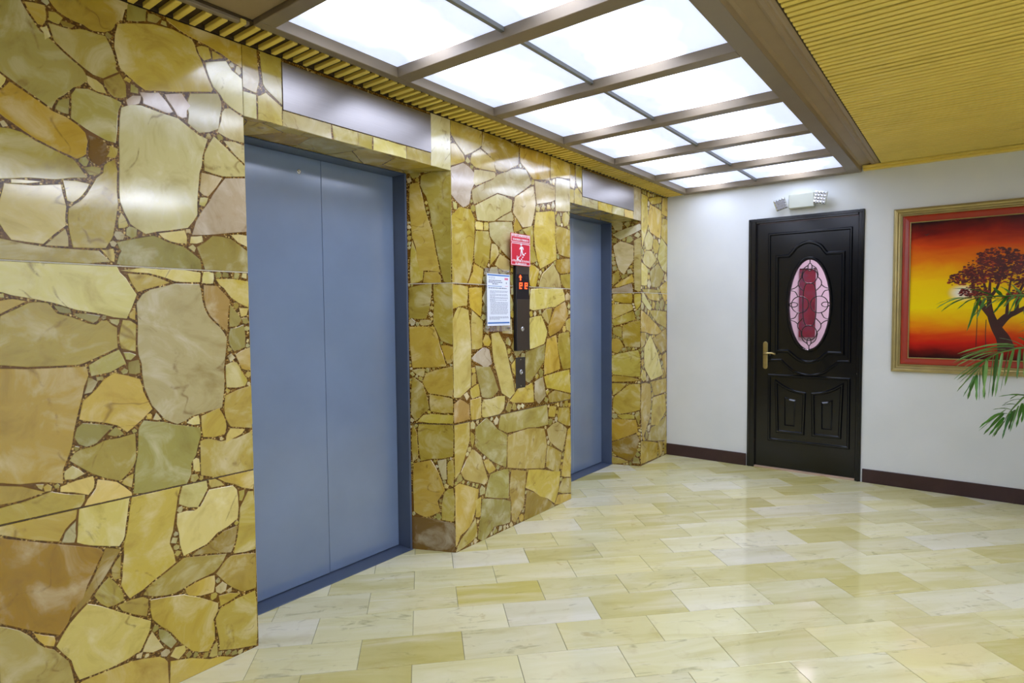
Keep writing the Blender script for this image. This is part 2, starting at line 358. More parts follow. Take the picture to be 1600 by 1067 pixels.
def paving(bounds, size, rng, gap=0.006):
    """irregular cells for the stretches of stone the photograph does not show"""
    s0, s1, z0, z1 = bounds; pts = []; nx = max(1, round((s1-s0)/size)); nz = max(1, round((z1-z0)/size))
    for i in range(-1, nx+1):
        for j in range(-1, nz+1):
            pts.append((s0+(i+.5+rng.uniform(-.42, .42))*(s1-s0)/nx, z0+(j+.5+rng.uniform(-.42, .42))*(z1-z0)/nz))
    cells = []
    for i, p in enumerate(pts):
        poly = [(s0, z0), (s1, z0), (s1, z1), (s0, z1)]
        for j, q in enumerate(pts):
            if i == j or math.hypot(p[0]-q[0], p[1]-q[1]) > size*4: continue
            mx, mz, dx, dz = (p[0]+q[0])/2, (p[1]+q[1])/2, q[0]-p[0], q[1]-p[1]; out = []
            for k in range(len(poly)):
                a, b = poly[k-1], poly[k]; fa = (a[0]-mx)*dx+(a[1]-mz)*dz; fb = (b[0]-mx)*dx+(b[1]-mz)*dz
                if (fa <= 0) != (fb <= 0): u = fa/(fa-fb); out.append((a[0]+(b[0]-a[0])*u, a[1]+(b[1]-a[1])*u))
                if fb <= 0: out.append(b)
            poly = out
            if len(poly) < 3: break
        if len(poly) >= 3 and abs(area(poly)) > 4e-4: cells.append(inset(poly, gap*rng.uniform(0.6, 1.4)/2)[1])
    return cells
def slabs(z0=0.0, z1=H-0.006):
    g = 0.002; return [(z0, J2-g), (J2+g, J1-g), (J1+g, z1)]
def parse(key):
    out = []
    for ln in STONES[key].strip().splitlines():
        fl, *q = ln.split(); out.append((fl, [tuple(int(v)/1000 for v in p.split(',')) for p in q]))
    return out
def simple(p):
    n = len(p); cr = lambda o, a, b: (a[0]-o[0])*(b[1]-o[1])-(a[1]-o[1])*(b[0]-o[0])
    for i in range(n):
        a, b = p[i-1], p[i]
        for j in range(i+2, n):
            if (j+1) % n == i or (i == 0 and j == n-1): continue
            c, d = p[j-1], p[j]
            if cr(a, b, c)*cr(a, b, d) < 0 and cr(c, d, a)*cr(c, d, b) < 0: return False
    return True
def grow(polys, gap=0.006, most=0.010):
    """let neighbouring stones grow towards each other until only a narrow vein of resin is left"""
    polys = [p if area(p) > 0 else p[::-1] for p in polys]
    A = np.array([p[i-1] for p in polys for i in range(len(p))]); Bv = np.array([p[i] for p in polys for i in range(len(p))])
    own = np.array([k for k, p in enumerate(polys) for _ in p]); ab = Bv-A; L2 = np.maximum((ab**2).sum(1), 1e-12); out = []
    for k, p in enumerate(polys):
        q = inset(p, -1.0)[1]; m = own != k; new = []
        for (x, z), (nx_, nz_) in zip(p, q):
            d = np.array((nx_-x, nz_-z)); d /= max(np.hypot(*d), 1e-9); P = np.array((x, z))
            u = np.clip((((P-A[m])*ab[m]).sum(1))/L2[m], 0, 1); C = A[m]+u[:, None]*ab[m]; v = C-P; r_ = np.hypot(v[:, 0], v[:, 1]); ahead = (v @ d) > 0.25*r_
            dist = r_[ahead].min() if ahead.any() else 9.0
            s_ = min(max(dist/2-gap/2, -gap/3), most); new.append((x+d[0]*s_, z+d[1]*s_))
        out.append(new if area(new) > 0 and simple(new) else p)
    return out
def stone_face(key, fn, bounds, parent, rng, limit=60):
    """the traced stones of one face, cut at the slab joints, and small stones between them"""
    s0, s1 = bounds
    st = parse(key) if key else None
    for z0, z1 in slabs():
        bb = (s0+0.0008, s1-0.0008, z0+0.0008, z1-0.0008)
        if bb[3] - bb[2] < 0.05: continue
        if st is not None:
            polys, fls = [], []
            for fl, p in st:
                zc = sum(q[1] for q in p)/len(p)
                if z0-0.03 <= zc <= z1+0.03:
                    for ax, v, l in ((1, z0, False), (1, z1, True)): p = clip(p, ax, v, l) if len(p) > 2 else p
                    if len(p) > 2 and abs(area(p)) > 1e-4: polys.append(roughen(p, rng)); fls.append(fl)
            polys = grow(polys)
            for p, fl in zip(polys, fls): stone(p, fn, parent, fl, rng, bb, rough=False)
            for p in fill_pebbles(polys, bb, rng, limit=limit): stone(p, fn, parent, rng.choice('gywg'), rng, bb, rough=False)
        else:
            for p in paving(bb, 0.2, rng): stone(p, fn, parent, rng.choice('yypga'), rng, bb)

# outlines of the stones: colour letter, then (along the wall, height) in millimetres
STONES = {
 'left': '''
g 517,2236 559,2253 583,2221 608,2184 636,2161 687,2114 732,2076 704,2052 671,2028 645,1991 629,1959 574,1991 525,2023 509,2034
y 579,2251 618,2255 624,2235 617,2202 604,2201 583,2231
p 608,2191 626,2202 634,2176 622,2168
y 634,2247 665,2241 657,2221 633,2225
a 660,2232 694,2228 691,2219 667,2215
a 641,2286 861,2373 843,2335 812,2278 794,2259 749,2238 724,2252 676,2256 661,2265
y 632,2213 691,2218 729,2218 777,2220 796,2172 805,2129 817,2125 771,2089 725,2115 676,2147 645,2169
y 771,2086 820,2122 833,2052 802,2045 785,2061
y 819,2282 929,2318 1056,2312 1074,2276 1094,2218 1122,2157 1120,2148 1017,2121 922,2099 897,2095 856,2125 828,2144 817,2202
g 849,2354 863,2366 902,2359 905,2321 848,2304
g 914,2348 947,2344 937,2329 910,2323
a 975,2366 1247,2368 1246,2277 1172,2301 1050,2323 980,2355
y 1073,2292 1114,2302 1125,2269 1097,2253 1080,2265
y 1130,2294 1164,2284 1130,2266
w 1103,2247 1177,2272 1195,2241 1249,2216 1245,2093 1191,2115 1157,2146 1131,2169 1113,2207
v 962,2090 1015,2109 1037,2074 1029,2032 1000,2034 979,2067
w 1046,2116 1144,2145 1152,2096 1144,2016 1073,1996 1040,2017 1037,2074
v 885,2072 937,2090 980,2039 958,2030 888,2043
v 840,2038 882,2067 875,2039 847,2020
w 1158,2081 1188,2100 1239,2078 1242,1992 1189,1996 1147,2011
w 822,2010 882,2032 997,2014 1069,1967 1095,1965 1080,1905 1065,1841 1061,1772 1047,1692 1016,1643 952,1620 883,1612 837,1634 821,1672 812,1734 816,1852 815,1938
g 694,2038 762,2038 814,2023 806,1967 797,1896 758,1911 719,1928 682,1944 684,1988
b 728,1893 770,1878 779,1845 749,1810 723,1834
a 507,1979 530,2008 574,1987 629,1951 693,1921 722,1879 714,1839 689,1827 640,1839 587,1863 537,1901 505,1922
p 509,2027 522,2017 513,1991 507,1986
y 503,1864 552,1861 616,1836 676,1808 708,1767 631,1751 498,1730
p 731,2078 767,2066 775,2047 756,2043 731,2065
g 646,1988 675,1999 671,1954 639,1961
p 512,1707 644,1731 651,1665 651,1606 594,1543 518,1551 499,1603
y 651,1744 721,1745 700,1705 672,1684 660,1686
y 768,1810 795,1834 792,1770 791,1692 781,1628 759,1545 668,1538 661,1607 666,1658 697,1685 729,1742 762,1786
g 712,1792 753,1800 746,1779 725,1781
y 785,1875 804,1872 795,1842 776,1844
w 1077,1842 1151,1837 1097,1762 1066,1774
w 1127,1977 1242,1890 1242,1861 1155,1846 1090,1856 1088,1915
w 1170,1974 1238,1971 1241,1909
v 1164,1835 1242,1850 1240,1654 1121,1632 1035,1615 1081,1705 1118,1770
p 1069,1750 1096,1754 1080,1724 1064,1727
p 809,1661 824,1629 803,1620
y 522,1728 588,1730 564,1720 522,1715
y 491,1545 608,1536 740,1534 770,1503 489,1498
p 745,1539 774,1538 780,1503 769,1504
g 801,1563 905,1591 939,1576 999,1560 1054,1524 1057,1496 791,1497 814,1540
g 1059,1569 1110,1614 1175,1606 1238,1563 1236,1496 1083,1497
p 922,1609 1007,1626 1010,1587 961,1591
p 1031,1607 1070,1615 1070,1597 1030,1589
p 1183,1626 1239,1624 1238,1596
p 596,1540 651,1597 658,1541
p 488,1483 783,1483 810,1446 840,1395 812,1316 737,1332 611,1370 513,1397 485,1405
y 820,1465 878,1463 945,1439 851,1409
p 798,1474 1056,1476 1055,1447 995,1451 947,1462 885,1472
p 1074,1477 1101,1473 1100,1446 1068,1445
y 484,1363 546,1370 483,1332
y 483,1327 551,1366 598,1363 621,1333 677,1310 723,1294 754,1309 783,1285 780,1221 686,1183 671,1173 477,1189
g 614,1357 653,1345 659,1333 626,1336
g 663,1333 736,1325 716,1301 673,1325
g 762,1313 791,1313 784,1292 764,1301
y 801,1310 841,1296 834,1206 797,1220 788,1255
y 819,1332 840,1349 837,1311 822,1318
w 889,1414 970,1427 1053,1435 1058,1377 1082,1315 1126,1279 1147,1233 1131,1161 1129,1079 1122,1016 1117,982 1012,961 962,937 924,964 879,1013 862,1079 854,1162 843,1228 850,1365
r 1072,1433 1114,1425 1157,1378 1153,1262 1110,1297 1078,1351
y 1122,1456 1237,1447 1234,1362 1178,1398 1153,1432
g 1169,1354 1201,1305 1196,1284 1162,1280
g 1166,1271 1212,1279 1215,1204 1178,1197 1160,1232
a 1191,1169 1237,1190 1236,1118 1209,1120
y 1148,1131 1184,1137 1218,1068 1213,1055 1150,1056
y 1144,1014 1234,1039 1233,887 1155,899 1137,941
g 701,1165 785,1209 803,1166 705,1132
g 800,1201 833,1191 820,1176 807,1179
g 814,1168 844,1174 846,1132 820,1138
g 695,1130 715,1110 704,1078 683,1076
y 769,1127 841,1104 851,1064 882,1002 801,938 773,962 712,987 667,997 679,1052 715,1085
y 476,1167 535,1158 690,1161 695,1134 674,1068 651,964 622,878 611,810 464,843
g 676,978 761,961 709,917 684,910 653,942 660,970
g 767,956 788,930 745,935
y 820,920 825,838 796,797 774,777 699,818 644,871 670,892 736,908
g 854,963 914,946 978,923 1039,909 1038,884 1015,817 995,753 982,725 813,722 827,804 842,917
w 893,986 907,963 885,966
p 996,937 1036,958 1039,926
y 1048,952 1112,975 1133,923 1127,880 1054,879
p 1154,891 1207,878 1190,861 1139,842
y 1041,860 1070,859 1114,838 1232,859 1234,720 1110,718 1046,742
p 1009,799 1031,795 1034,753 1016,766
p 623,838 641,846 668,822 623,815
y 464,827 561,787 513,774 462,780
y 461,759 513,770 583,775 674,752 661,725 649,716 460,722
y 549,814 567,810 563,796
p 615,785 696,805 697,770 682,754 610,778
p 712,790 764,771 807,727 803,718 675,719 695,745
y 785,775 814,789 808,745 781,765
y 459,714 650,712 645,683 618,656 599,624 535,648 459,693
w 646,675 647,626 639,608 607,618 614,646
p 657,715 800,714 788,658 779,586 762,563 688,586 647,606 651,660
y 809,713 967,714 946,647 924,558 912,514 939,441 866,405 791,373 769,424 774,482 787,553 800,640
p 974,719 1049,718 1056,681 1022,621 960,650 961,675
p 1072,704 1095,707 1122,680 1075,682
y 1099,710 1236,710 1234,640 1158,675
p 1067,672 1156,670 1176,622 1169,539 1085,512 1051,472 969,457 964,546 955,611 1013,603 1049,637
y 1180,640 1199,640 1189,603 1179,605
y 1218,627 1234,625 1232,402 1156,409 1176,509 1187,575
a 1065,473 1168,509 1158,445 1139,418 1066,434 996,448 1036,467
y 969,447 1122,412 1089,375 1047,356 960,339 907,338 831,364 867,395
y 1142,392 1231,372 1231,246 1182,249 1130,301 1090,350 1111,374
y 969,334 1039,348 1069,341 1064,291 983,301
y 1095,255 1169,239 1094,220
A 458,673 561,630 693,570 720,551 690,497 651,424 607,363 589,334 535,361 449,428
a 725,557 761,541 727,491 688,439 668,410 626,378 641,414 685,469
y 767,521 761,449 744,449 745,485
y 731,458 760,412 768,371 724,364 689,417
y 531,357 575,330 573,302 551,312
p 448,416 493,383 528,327 571,286 608,234 617,161 607,161 442,244
p 668,395 730,351 794,299 846,261 830,207 815,177 723,167 642,166 622,235 584,296 626,348
y 757,357 828,358 842,343 836,292 768,339
o 855,336 959,311 1083,234 1082,206 1060,181 1062,104 1044,72 991,104 917,194 863,271
g 879,220 903,205 930,155 916,147 882,184
p 854,219 885,155 825,169 839,195
y 1094,213 1227,222 1227,14 1089,55 1091,126 1080,181
p 1075,88 1073,41 1051,47
y 645,147 673,147 788,140 870,117 898,92 902,11 647,136
y 912,89 1045,30 1170,-12 991,-28 912,1
''',
 'mid': '''
y 2407,2353 2656,2356 2658,2278 2608,2252 2516,2201 2447,2247 2406,2310
a 2675,2356 3007,2339 2999,2241 2886,2174 2787,2172 2738,2243 2666,2269
a 3030,2338 3348,2358 3346,2210 3166,2184 3111,2218 3036,2259
y 3374,2357 3604,2347 3604,2260 3460,2247 3372,2220
y 2404,2227 2441,2239 2498,2195 2505,2167 2402,2120
p 2579,2211 2647,2248 2764,2207 2778,2160 2609,2154 2571,2170
v 2405,2107 2500,2145 2587,2113 2602,2086 2554,2008 2538,1938 2496,1913 2402,1975
w 2601,2124 2771,2144 2779,2118 2604,2049 2584,2063
w 2803,2128 2940,2195 3085,2216 3132,2143 2956,2040 2798,2037 2590,1945 2576,2011 2700,2080
w 2605,1928 2798,2022 2932,2005 2924,1946 2762,1870 2619,1858
w 2932,1934 2941,1891 2801,1874
w 2977,2028 3161,2122 3180,2025 3138,1874 3049,1864 2958,1940
w 3189,2161 3410,2162 3410,2083 3208,2031
w 3431,2225 3603,2230 3602,2036 3429,2014
y 3197,1962 3398,1993 3408,1889 3417,1688 3239,1619 3204,1683 3175,1842
y 3428,1901 3601,1888 3599,1712 3470,1728 3426,1795
y 2399,1838 2466,1895 2552,1896 2582,1852 2580,1721 2546,1567 2515,1496 2393,1492
p 2603,1837 2660,1839 2660,1802 2603,1801
p 2675,1840 2709,1844 2708,1807 2674,1803
y 2603,1787 2708,1797 2723,1744 2705,1640 2675,1588 2592,1612 2593,1702
w 2723,1846 2932,1874 2949,1797 2919,1655 2797,1729 2730,1776
y 2976,1907 3030,1849 2956,1821
y 3049,1843 3148,1871 3146,1747 3195,1661 3120,1645 3122,1813
y 2746,1723 2790,1716 2797,1676 2728,1611
p 2821,1665 2901,1638 2900,1566 2778,1611
y 2584,1598 2656,1573 2638,1497 2536,1494 2583,1559
y 3123,1629 3215,1600 3173,1487 3122,1491
p 3388,1645 3449,1578 3479,1490 3222,1488 3264,1570
a 3436,1672 3592,1694 3598,1612 3480,1594 3425,1625
y 3480,1577 3598,1588 3597,1487 3513,1491
y 2408,1472 2522,1468 2509,1375 2406,1356
y 2541,1461 2639,1464 2632,1311 2551,1361
p 2442,1358 2519,1336 2538,1176 2534,911 2449,868 2396,874 2408,1282
p 2562,1336 2643,1275 2641,1129 2558,1126
v 2557,1070 2652,1122 2700,1104 2723,1029 2679,1004 2591,1056
g 2590,1020 2710,1011 2782,867 2719,830 2645,846 2612,945
y 2555,963 2580,976 2579,929 2554,916
y 2542,889 2602,913 2612,854 2553,841
p 2735,1196 2792,1202 2849,1131 2950,832 2902,808 2830,849 2757,1042
p 3122,1355 3138,1469 3498,1478 3531,1410 3405,1368 3165,1350
p 3121,1284 3242,1300 3302,1198 3271,1124 3119,1097
y 3301,1343 3367,1352 3325,1253 3255,1312
a 3412,1352 3531,1397 3564,1300 3463,1211 3346,1174 3331,1232
y 3544,1260 3599,1278 3598,1193 3560,1209
y 3459,1172 3581,1186 3596,942 3507,940 3442,1086
y 3314,1141 3413,1164 3460,944 3281,922 3282,1024
g 3075,1067 3283,1108 3269,1007 3102,888 3073,903
y 2907,788 2983,842 3095,855 3133,868 3146,754 2955,777
w 3174,873 3253,892 3282,778 3211,738 3173,773
y 3280,898 3578,918 3595,765 3400,814 3311,832
y 3326,770 3400,788 3594,739 3587,719 3341,731
p 2644,794 2656,815 2845,817 2831,749 2747,700 2643,731
y 2541,829 2624,834 2622,726 2551,729
r 2399,817 2449,840 2520,802 2519,733 2393,730
g 2854,783 3297,702 3311,583 2872,601 2788,631 2828,734
y 3341,688 3408,679 3391,625 3324,635
y 3454,664 3576,648 3586,533 3437,583
y 2397,716 2519,712 2517,611 2437,447 2387,410
g 2584,665 2674,705 2778,626 2867,579 2851,394 2694,474 2582,569
y 2538,649 2562,618 2548,563
p 2547,549 2618,490 2675,349 2651,334 2484,403 2456,443
p 2877,569 3092,584 3264,548 3294,441 3261,300 2874,381
y 2650,460 2689,460 2749,396 2697,386
g 2709,370 2877,366 2874,192 2659,254
y 2914,349 3054,311 3023,101 2944,25 2917,46 2898,216
y 3094,311 3453,224 3435,103 3385,28 3064,213
a 3078,186 3265,105 3385,6 3295,-3 3047,13
p 3308,541 3430,576 3540,508 3488,372 3338,468
y 3306,435 3471,350 3436,217 3299,301
y 3571,499 3592,505 3590,165 3483,198
y 3500,159 3596,146 3596,50 3432,90
y 2433,371 2591,303 2566,190 2519,111 2435,94 2384,21 2386,356
g 2635,239 2900,163 2885,41 2736,59 2638,2 2596,27
y 2576,246 2614,252 2612,150 2575,160
y 2449,54 2565,141 2575,44 2407,6
y 3432,64 3595,33 3595,2 3398,15
''',
 'far': '''
y 4743,2314 4853,2304 4837,2239 4869,2110 4753,1876 4743,2135
y 4881,2295 5145,2347 5128,2309 4944,2269
y 4913,2246 5129,2220 5146,2156 5113,1989 4913,2024 4866,2110
y 5176,2338 5273,2352 5274,2202 5159,2213
y 5177,2157 5274,2154 5276,1947 5144,2003
p 4789,1929 4876,2014 4965,1972 4933,1877 4820,1855
p 4774,1769 4820,1850 4933,1845 5031,1786 4908,1713 4790,1744
p 5144,1986 5269,1915 5253,1690 5173,1714 5077,1803
y 4915,1670 5071,1744 5201,1670 5099,1557 4947,1552
p 4744,1738 4855,1692 4840,1562 4744,1559
y 4760,1515 5066,1509 5100,1431 4909,1443
p 4760,1488 4935,1358 4910,1334 4760,1424
y 5112,1541 5271,1599 5272,1448 5227,1426
y 4736,1333 4890,1274 5157,1145 5073,1128 4736,1157
y 4903,1333 5249,1317 5250,1184 5072,1233
y 4736,1147 4839,1144 4789,1047 4737,1024
p 4803,1015 4914,1112 5067,944 5178,756 4933,732 4803,858
y 4973,1083 5251,1162 5252,983 5147,958
y 5173,919 5252,945 5254,750
y 4940,711 5254,712 5255,594 5004,590
y 4754,714 4909,684 4927,537 4893,395 4765,238 4738,502
y 4976,558 5217,560 5256,418 5077,308 4942,328
y 4942,292 5256,352 5258,139 4873,205
y 4739,208 5071,134 5054,21 4739,24
y 5104,144 5182,130 5164,31 5105,19
y 5235,152 5269,162 5270,18 5228,21
''',
 'ret1': '''
y 233,2025 194,2032 162,1887 122,1768 79,1554 184,1567 223,1753 235,1890
y 165,2069 114,2080 8,2083 15,1494 43,1505 87,1689 115,1884 135,1963 171,2023
y 229,1718 167,1564 178,1512 238,1499
y 163,1552 83,1550 74,1500 164,1502
y 245,1462 127,1481 144,1369 160,1300 248,1308
y 105,1474 6,1479 11,1162 64,1184 108,1268 99,1383
y 249,1244 112,1250 78,1138 49,1040 237,1030
y 186,1287 130,1282 146,1264 186,1264
y 72,1149 11,1135 12,1069 35,1054
y 159,988 12,1027 15,873 145,892 176,947
y 238,965 187,929 153,801 226,735 245,769
y 138,872 15,853 16,786 132,790
y 237,1009 173,1017 181,979
y 179,761 16,759 17,728 211,728
y 203,708 17,715 19,545 199,507 213,622
y 243,699 222,621 224,535 246,504
y 239,484 139,511 67,348 115,286 100,230 176,195 239,220
w 97,506 54,516 51,411 68,410
y 43,494 15,510 14,369 37,394
y 61,331 14,361 15,177 79,180
b 252,176 12,164 13,7 259,0
''',
 'ret2': '''
w 232,1988 14,2061 4,2028 53,2005 172,1952
w 225,1888 172,1919 66,1885 69,1769 99,1733 145,1655 183,1694 209,1801
p 50,1923 5,1947 4,1506 44,1520 50,1742
y 232,1639 195,1678 188,1614 237,1562
y 216,1548 79,1635 69,1584 196,1537
v 237,1519 82,1568 75,1494 237,1491
a 233,1472 82,1476 82,1401 223,1430
y 237,1385 82,1389 75,1348 237,1269
y 50,1468 4,1468 10,1400 37,1348
y 239,1256 69,1326 57,1265 224,1218
y 231,1183 165,1198 165,1109 231,1150
a 152,1205 15,1247 15,1031 126,1037 152,1107
y 239,1089 186,1082 158,1034 201,979 239,993
y 239,943 29,990 15,935 14,780 140,784 239,788
y 239,775 126,764 14,745 239,730
y 239,702 129,706 232,613
y 225,581 97,692 14,702 14,491 199,446 232,493
y 196,433 57,440 57,409 155,404
a 240,386 43,397 35,301 140,251 240,208
A 240,187 43,266 21,226 57,96 97,49 225,98
y 51,440 17,471 17,360
y 240,61 114,30 240,13
''',
}
# palm fronds in millimetres: midrib, then leaflets (root, tip)
FRONDS = [
 ('upper',[(2719,4550,1186),(2582,4550,1365),(2471,4550,1400),(2371,4550,1395),(2268,4550,1398),(2191,4550,1392)],[(2198,4550,1388,2066,4400,1328),(2191,4550,1392,2057,4520,1352),(2213,4550,1388,2080,4640,1308),(2228,4550,1387,2102,4430,1335),(2238,4550,1383,2162,4550,1319),(2250,4550,1383,2169,4670,1327),(2262,4550,1387,2184,4460,1342),(2256,4550,1394,2211,4580,1183),(2274,4550,1394,2213,4700,1187),(2298,4550,1390,2258,4490,1265),(2316,4550,1370,2240,4610,1275),(2342,4550,1389,2141,4400,1444),(2357,4550,1384,2238,4520,1352),(2374,4550,1388,2300,4640,1325),(2400,4550,1395,2333,4430,1295),(2415,4550,1398,2346,4550,1355),(2429,4550,1398,2385,4670,1332),(2449,4550,1401,2400,4460,1287),(2471,4550,1404,2429,4580,1309),(2488,4550,1400,2481,4700,1285),(2371,4550,1399,2331,4490,1447),(2414,4550,1405,2363,4610,1454),(2457,4550,1408,2408,4400,1460),(2505,4550,1399,2523,4520,1275),(2494,4550,1407,2474,4640,1481),(2392,4550,1395,2268,4430,1370),(2443,4550,1397,2314,4550,1348),(2477,4550,1396,2376,4670,1340)]),
 ('middle',[(2705,4350,921),(2575,4350,1079),(2468,4350,1106),(2409,4350,1092),(2342,4350,1064),(2295,4350,1008),(2259,4350,940)],[(2441,4350,1118,2176,4200,1071),(2425,4350,1114,2160,4320,1019),(2392,4350,1095,2152,4440,999),(2365,4350,1080,2166,4230,996),(2348,4350,1072,2176,4350,961),(2331,4350,1057,2172,4470,898),(2315,4350,1034,2161,4260,920),(2292,4350,1019,2186,4380,892),(2278,4350,989,2173,4500,825),(2270,4350,955,2206,4290,821),(2256,4350,936,2226,4410,793),(2265,4350,944,2267,4200,815),(2279,4350,967,2279,4320,801),(2295,4350,1004,2304,4440,796),(2309,4350,1034,2295,4230,827),(2337,4350,1061,2319,4350,812),(2354,4350,1068,2339,4470,810),(2376,4350,1076,2348,4260,835),(2403,4350,1088,2373,4380,853),(2425,4350,1096,2396,4500,875),(2452,4350,1100,2440,4290,938),(2474,4350,1104,2475,4410,936),(2495,4350,1101,2496,4200,936),(2468,4350,1115,2356,4320,1160),(2500,4350,1116,2444,4440,1161),(2535,4350,1109,2461,4230,1175),(2428,4350,1107,2186,4350,1048),(2522,4350,1099,2548,4470,899)]),
 ('lower',[(2721,4450,703),(2587,4450,860),(2493,4450,832),(2448,4450,777),(2412,4450,715),(2396,4450,669)],[(2395,4450,724,2282,4300,647),(2403,4450,744,2281,4420,612),(2392,4450,717,2306,4540,573),(2396,4450,698,2327,4330,606),(2396,4450,687,2344,4450,577),(2393,4450,676,2355,4570,562),(2421,4450,723,2387,4360,587),(2432,4450,739,2393,4480,589),(2443,4450,747,2423,4600,603),(2459,4450,771,2421,4390,626),(2475,4450,787,2453,4510,636),(2491,4450,795,2465,4300,698),(2448,4450,777,2382,4420,768),(2464,4450,808,2394,4540,761),(2480,4450,834,2414,4330,818),(2493,4450,828,2367,4450,815),(2513,4450,819,2504,4570,643),(2534,4450,835,2527,4360,668),(2426,4450,746,2344,4480,734),(2412,4450,722,2315,4600,630)]),
]
def empty(name, loc):
    o = bpy.data.objects.new(name, None); COL.objects.link(o); o.location = loc; o.empty_display_size = 0.05; return o
def link(name, me, mat=None, parent=None):
    o = bpy.data.objects.new(name, me); COL.objects.link(o)
    if mat is not None and not me.materials: me.materials.append(mat)
    if parent is not None:
        o.parent = parent
        if parent.type == 'EMPTY': o.matrix_parent_inverse = Matrix.Translation(-Vector(parent.location))
    return o
XY = lambda a, b, d: (a, b, d)               # plan polygon, height d
FX = lambda a, b, d: (d, a, b)               # plane facing +x : (y, z, depth)
FY = lambda y0: (lambda a, b, d: (a, y0 - d, b))   # plane facing -y : (x, z, depth)

# ================================================================== structure
# floor: grout bed and onyx tiles laid on the diagonal in running bond
bed = MB().box((-0.5, ROOM[2]-0.1, -0.06), (ROOM[1]+0.1, B+2.2, -0.0025)).obj('floor', M_FGROUT)
tag(bed, 'glossy floor of pale yellow onyx tiles laid diagonally in running bond', 'floor', kind='structure')
ang = math.radians(44.0); nrm = (math.cos(ang), -math.sin(ang)); edir = (math.sin(ang), math.cos(ang))
TW, TL = 0.21, 0.4025
rng = random.Random(11); near, rest = [], MB()
def tile_poly(k, j):
    s0, s1 = k*TW + 0.00105, (k+1)*TW + 0.00105; t0 = (0.295 if k % 2 else 0.092) + j*TL; t1 = t0 + TL; g = 0.0011
    q = [(s0+g, t0+g), (s1-g, t0+g), (s1-g, t1-g), (s0+g, t1-g)]
    return [(s*nrm[0]+t_*edir[0], s*nrm[1]+t_*edir[1]) for s, t_ in q]
cand = []
for k in range(-28, 30):
    for j in range(-12, 22):
        p = tile_poly(k, j)
        for ax, v, l in ((0, -0.345, False), (0, ROOM[1], True), (1, ROOM[2], False), (1, B, True)):
            p = clip(p, ax, v, l)
            if len(p) < 3: break
        if len(p) < 3 or abs(area(p)) < 4e-4: continue
        cx = sum(q[0] for q in p)/len(p); cy = sum(q[1] for q in p)/len(p)
        d = Vector((cx, cy, 0)) - Vector(cam.matrix_world.translation); z = d.dot(F); vis = False
        if z > 0.4:
            u, v = 800+940*d.dot(R)/z, 533-940*d.dot(U)/z; vis = -120 < u < 1720 and v < 1190
        cand.append((0 if vis else 1, z, p))
cand.sort(key=lambda q: (q[0], q[1]))
TCOL = [((227, 218, 160), 6), ((231, 224, 172), 6), ((233, 226, 182), 5), ((219, 209, 144), 4), ((234, 228, 194), 3), ((214, 202, 128), 3), ((206, 193, 112), 1)]
TBAG = [c for c, n in TCOL for _ in range(n)]
def tile_mesh(p, mb):
    base, top = inset(p, 0.0008); n = len(top)
    mb.add([(a, b, 0.0) for a, b in top] + [(a, b, -0.0008) for a, b in base] + [(a, b, -0.006) for a, b in base],
        [tuple(range(n))] + [(n+i, n+(i+1) % n, (i+1) % n, i) for i in range(n)] + [(2*n+i, 2*n+(i+1) % n, n+(i+1) % n, n+i) for i in range(n)])
for i, (nv, z, p) in enumerate(cand):
    if i < 290 and nv == 0:
        mb = MB(); tile_mesh(p, mb); o = mb.obj('tile', M_TILE, bed); c = rng.choice(TBAG); k_ = rng.uniform(.97, 1.03); o.color = srgb(*(min(250, v*k_) for v in c))
    else: tile_mesh(p, rest)
if rest.v:
    o = rest.obj('tile_field', M_TILE, bed); o.color = srgb(214, 206, 160); o['kind'] = 'stuff'

# stone piers of the elevator wall
def pier(name, fp, ins, label):
    """fp: plan footprint of the finished faces; ins: the same drawn in by the depth of the stones"""
    mb = MB()
    for z0, z1 in slabs(): mb.prism(ins, XY, z0, z1)
    o = mb.obj(name, M_MATRIX); tag(o, label, 'wall', kind='structure')
    MB().prism(fp2(fp, 0.0006), XY, J1-0.002, J1+0.002).obj('joint_line', M_JOINTP, o)  # thin cream strip set in the upper slab joint
    MB().prism(fp2(fp, 0.0022), XY, J2-0.002, J2+0.002).obj('joint_line', M_GROUTD, o)
    return o
def fp2(fp, d):
    return [(x-d if x > RX-0.01 else x, y + d*s) for x, y, s in fp]
fpL = [(0, ROOM[2], 0), (0, Y1, -1), (RX, Y1i, -1), (-0.45, Y1i, -1), (-0.45, ROOM[2], 0)]
fpC = [(0, Y2, 1), (0, Y3, -1), (RX, Y3i, -1), (-0.45, Y3i, -1), (-0.45, Y2i, 1), (RX, Y2i, 1)]
fpR = [(0, Y4, 1), (0, B, 0), (-0.45, B, 0), (-0.45, Y4i, 1), (RX, Y4i, 1)]
W1 = pier('wall_left', fpL, fp2(fpL, 0.0013), 'large polished wall of broken onyx slabs nearest the camera, left of the first elevator')
W2 = pier('wall_center', fpC, fp2(fpC, 0.0013), 'stone pier between the two elevators carrying the notices and call panel')
W3 = pier('wall_corner', fpR, fp2(fpR, 0.0013), 'narrow stone pier in the corner between the second elevator and white wall')
def reveal(ya, yb):
    L = math.hypot(RX, yb-ya); tx, ty = RX/L, (yb-ya)/L; sgn = -1 if yb < ya else 1
    # normal pointing into the opening
    nx, ny = (-ty*1, tx*1)
    if (nx*0 + ny) * (1 if yb > ya else -1) < 0: nx, ny = -nx, -ny
    return (lambda a, b, d: (tx*a + nx*d, ya + ty*a + ny*d, b)), L
rng = random.Random(5)
stone_face('left', FX, (0.442, Y1), W1, rng, 45)
rngp = random.Random(9)
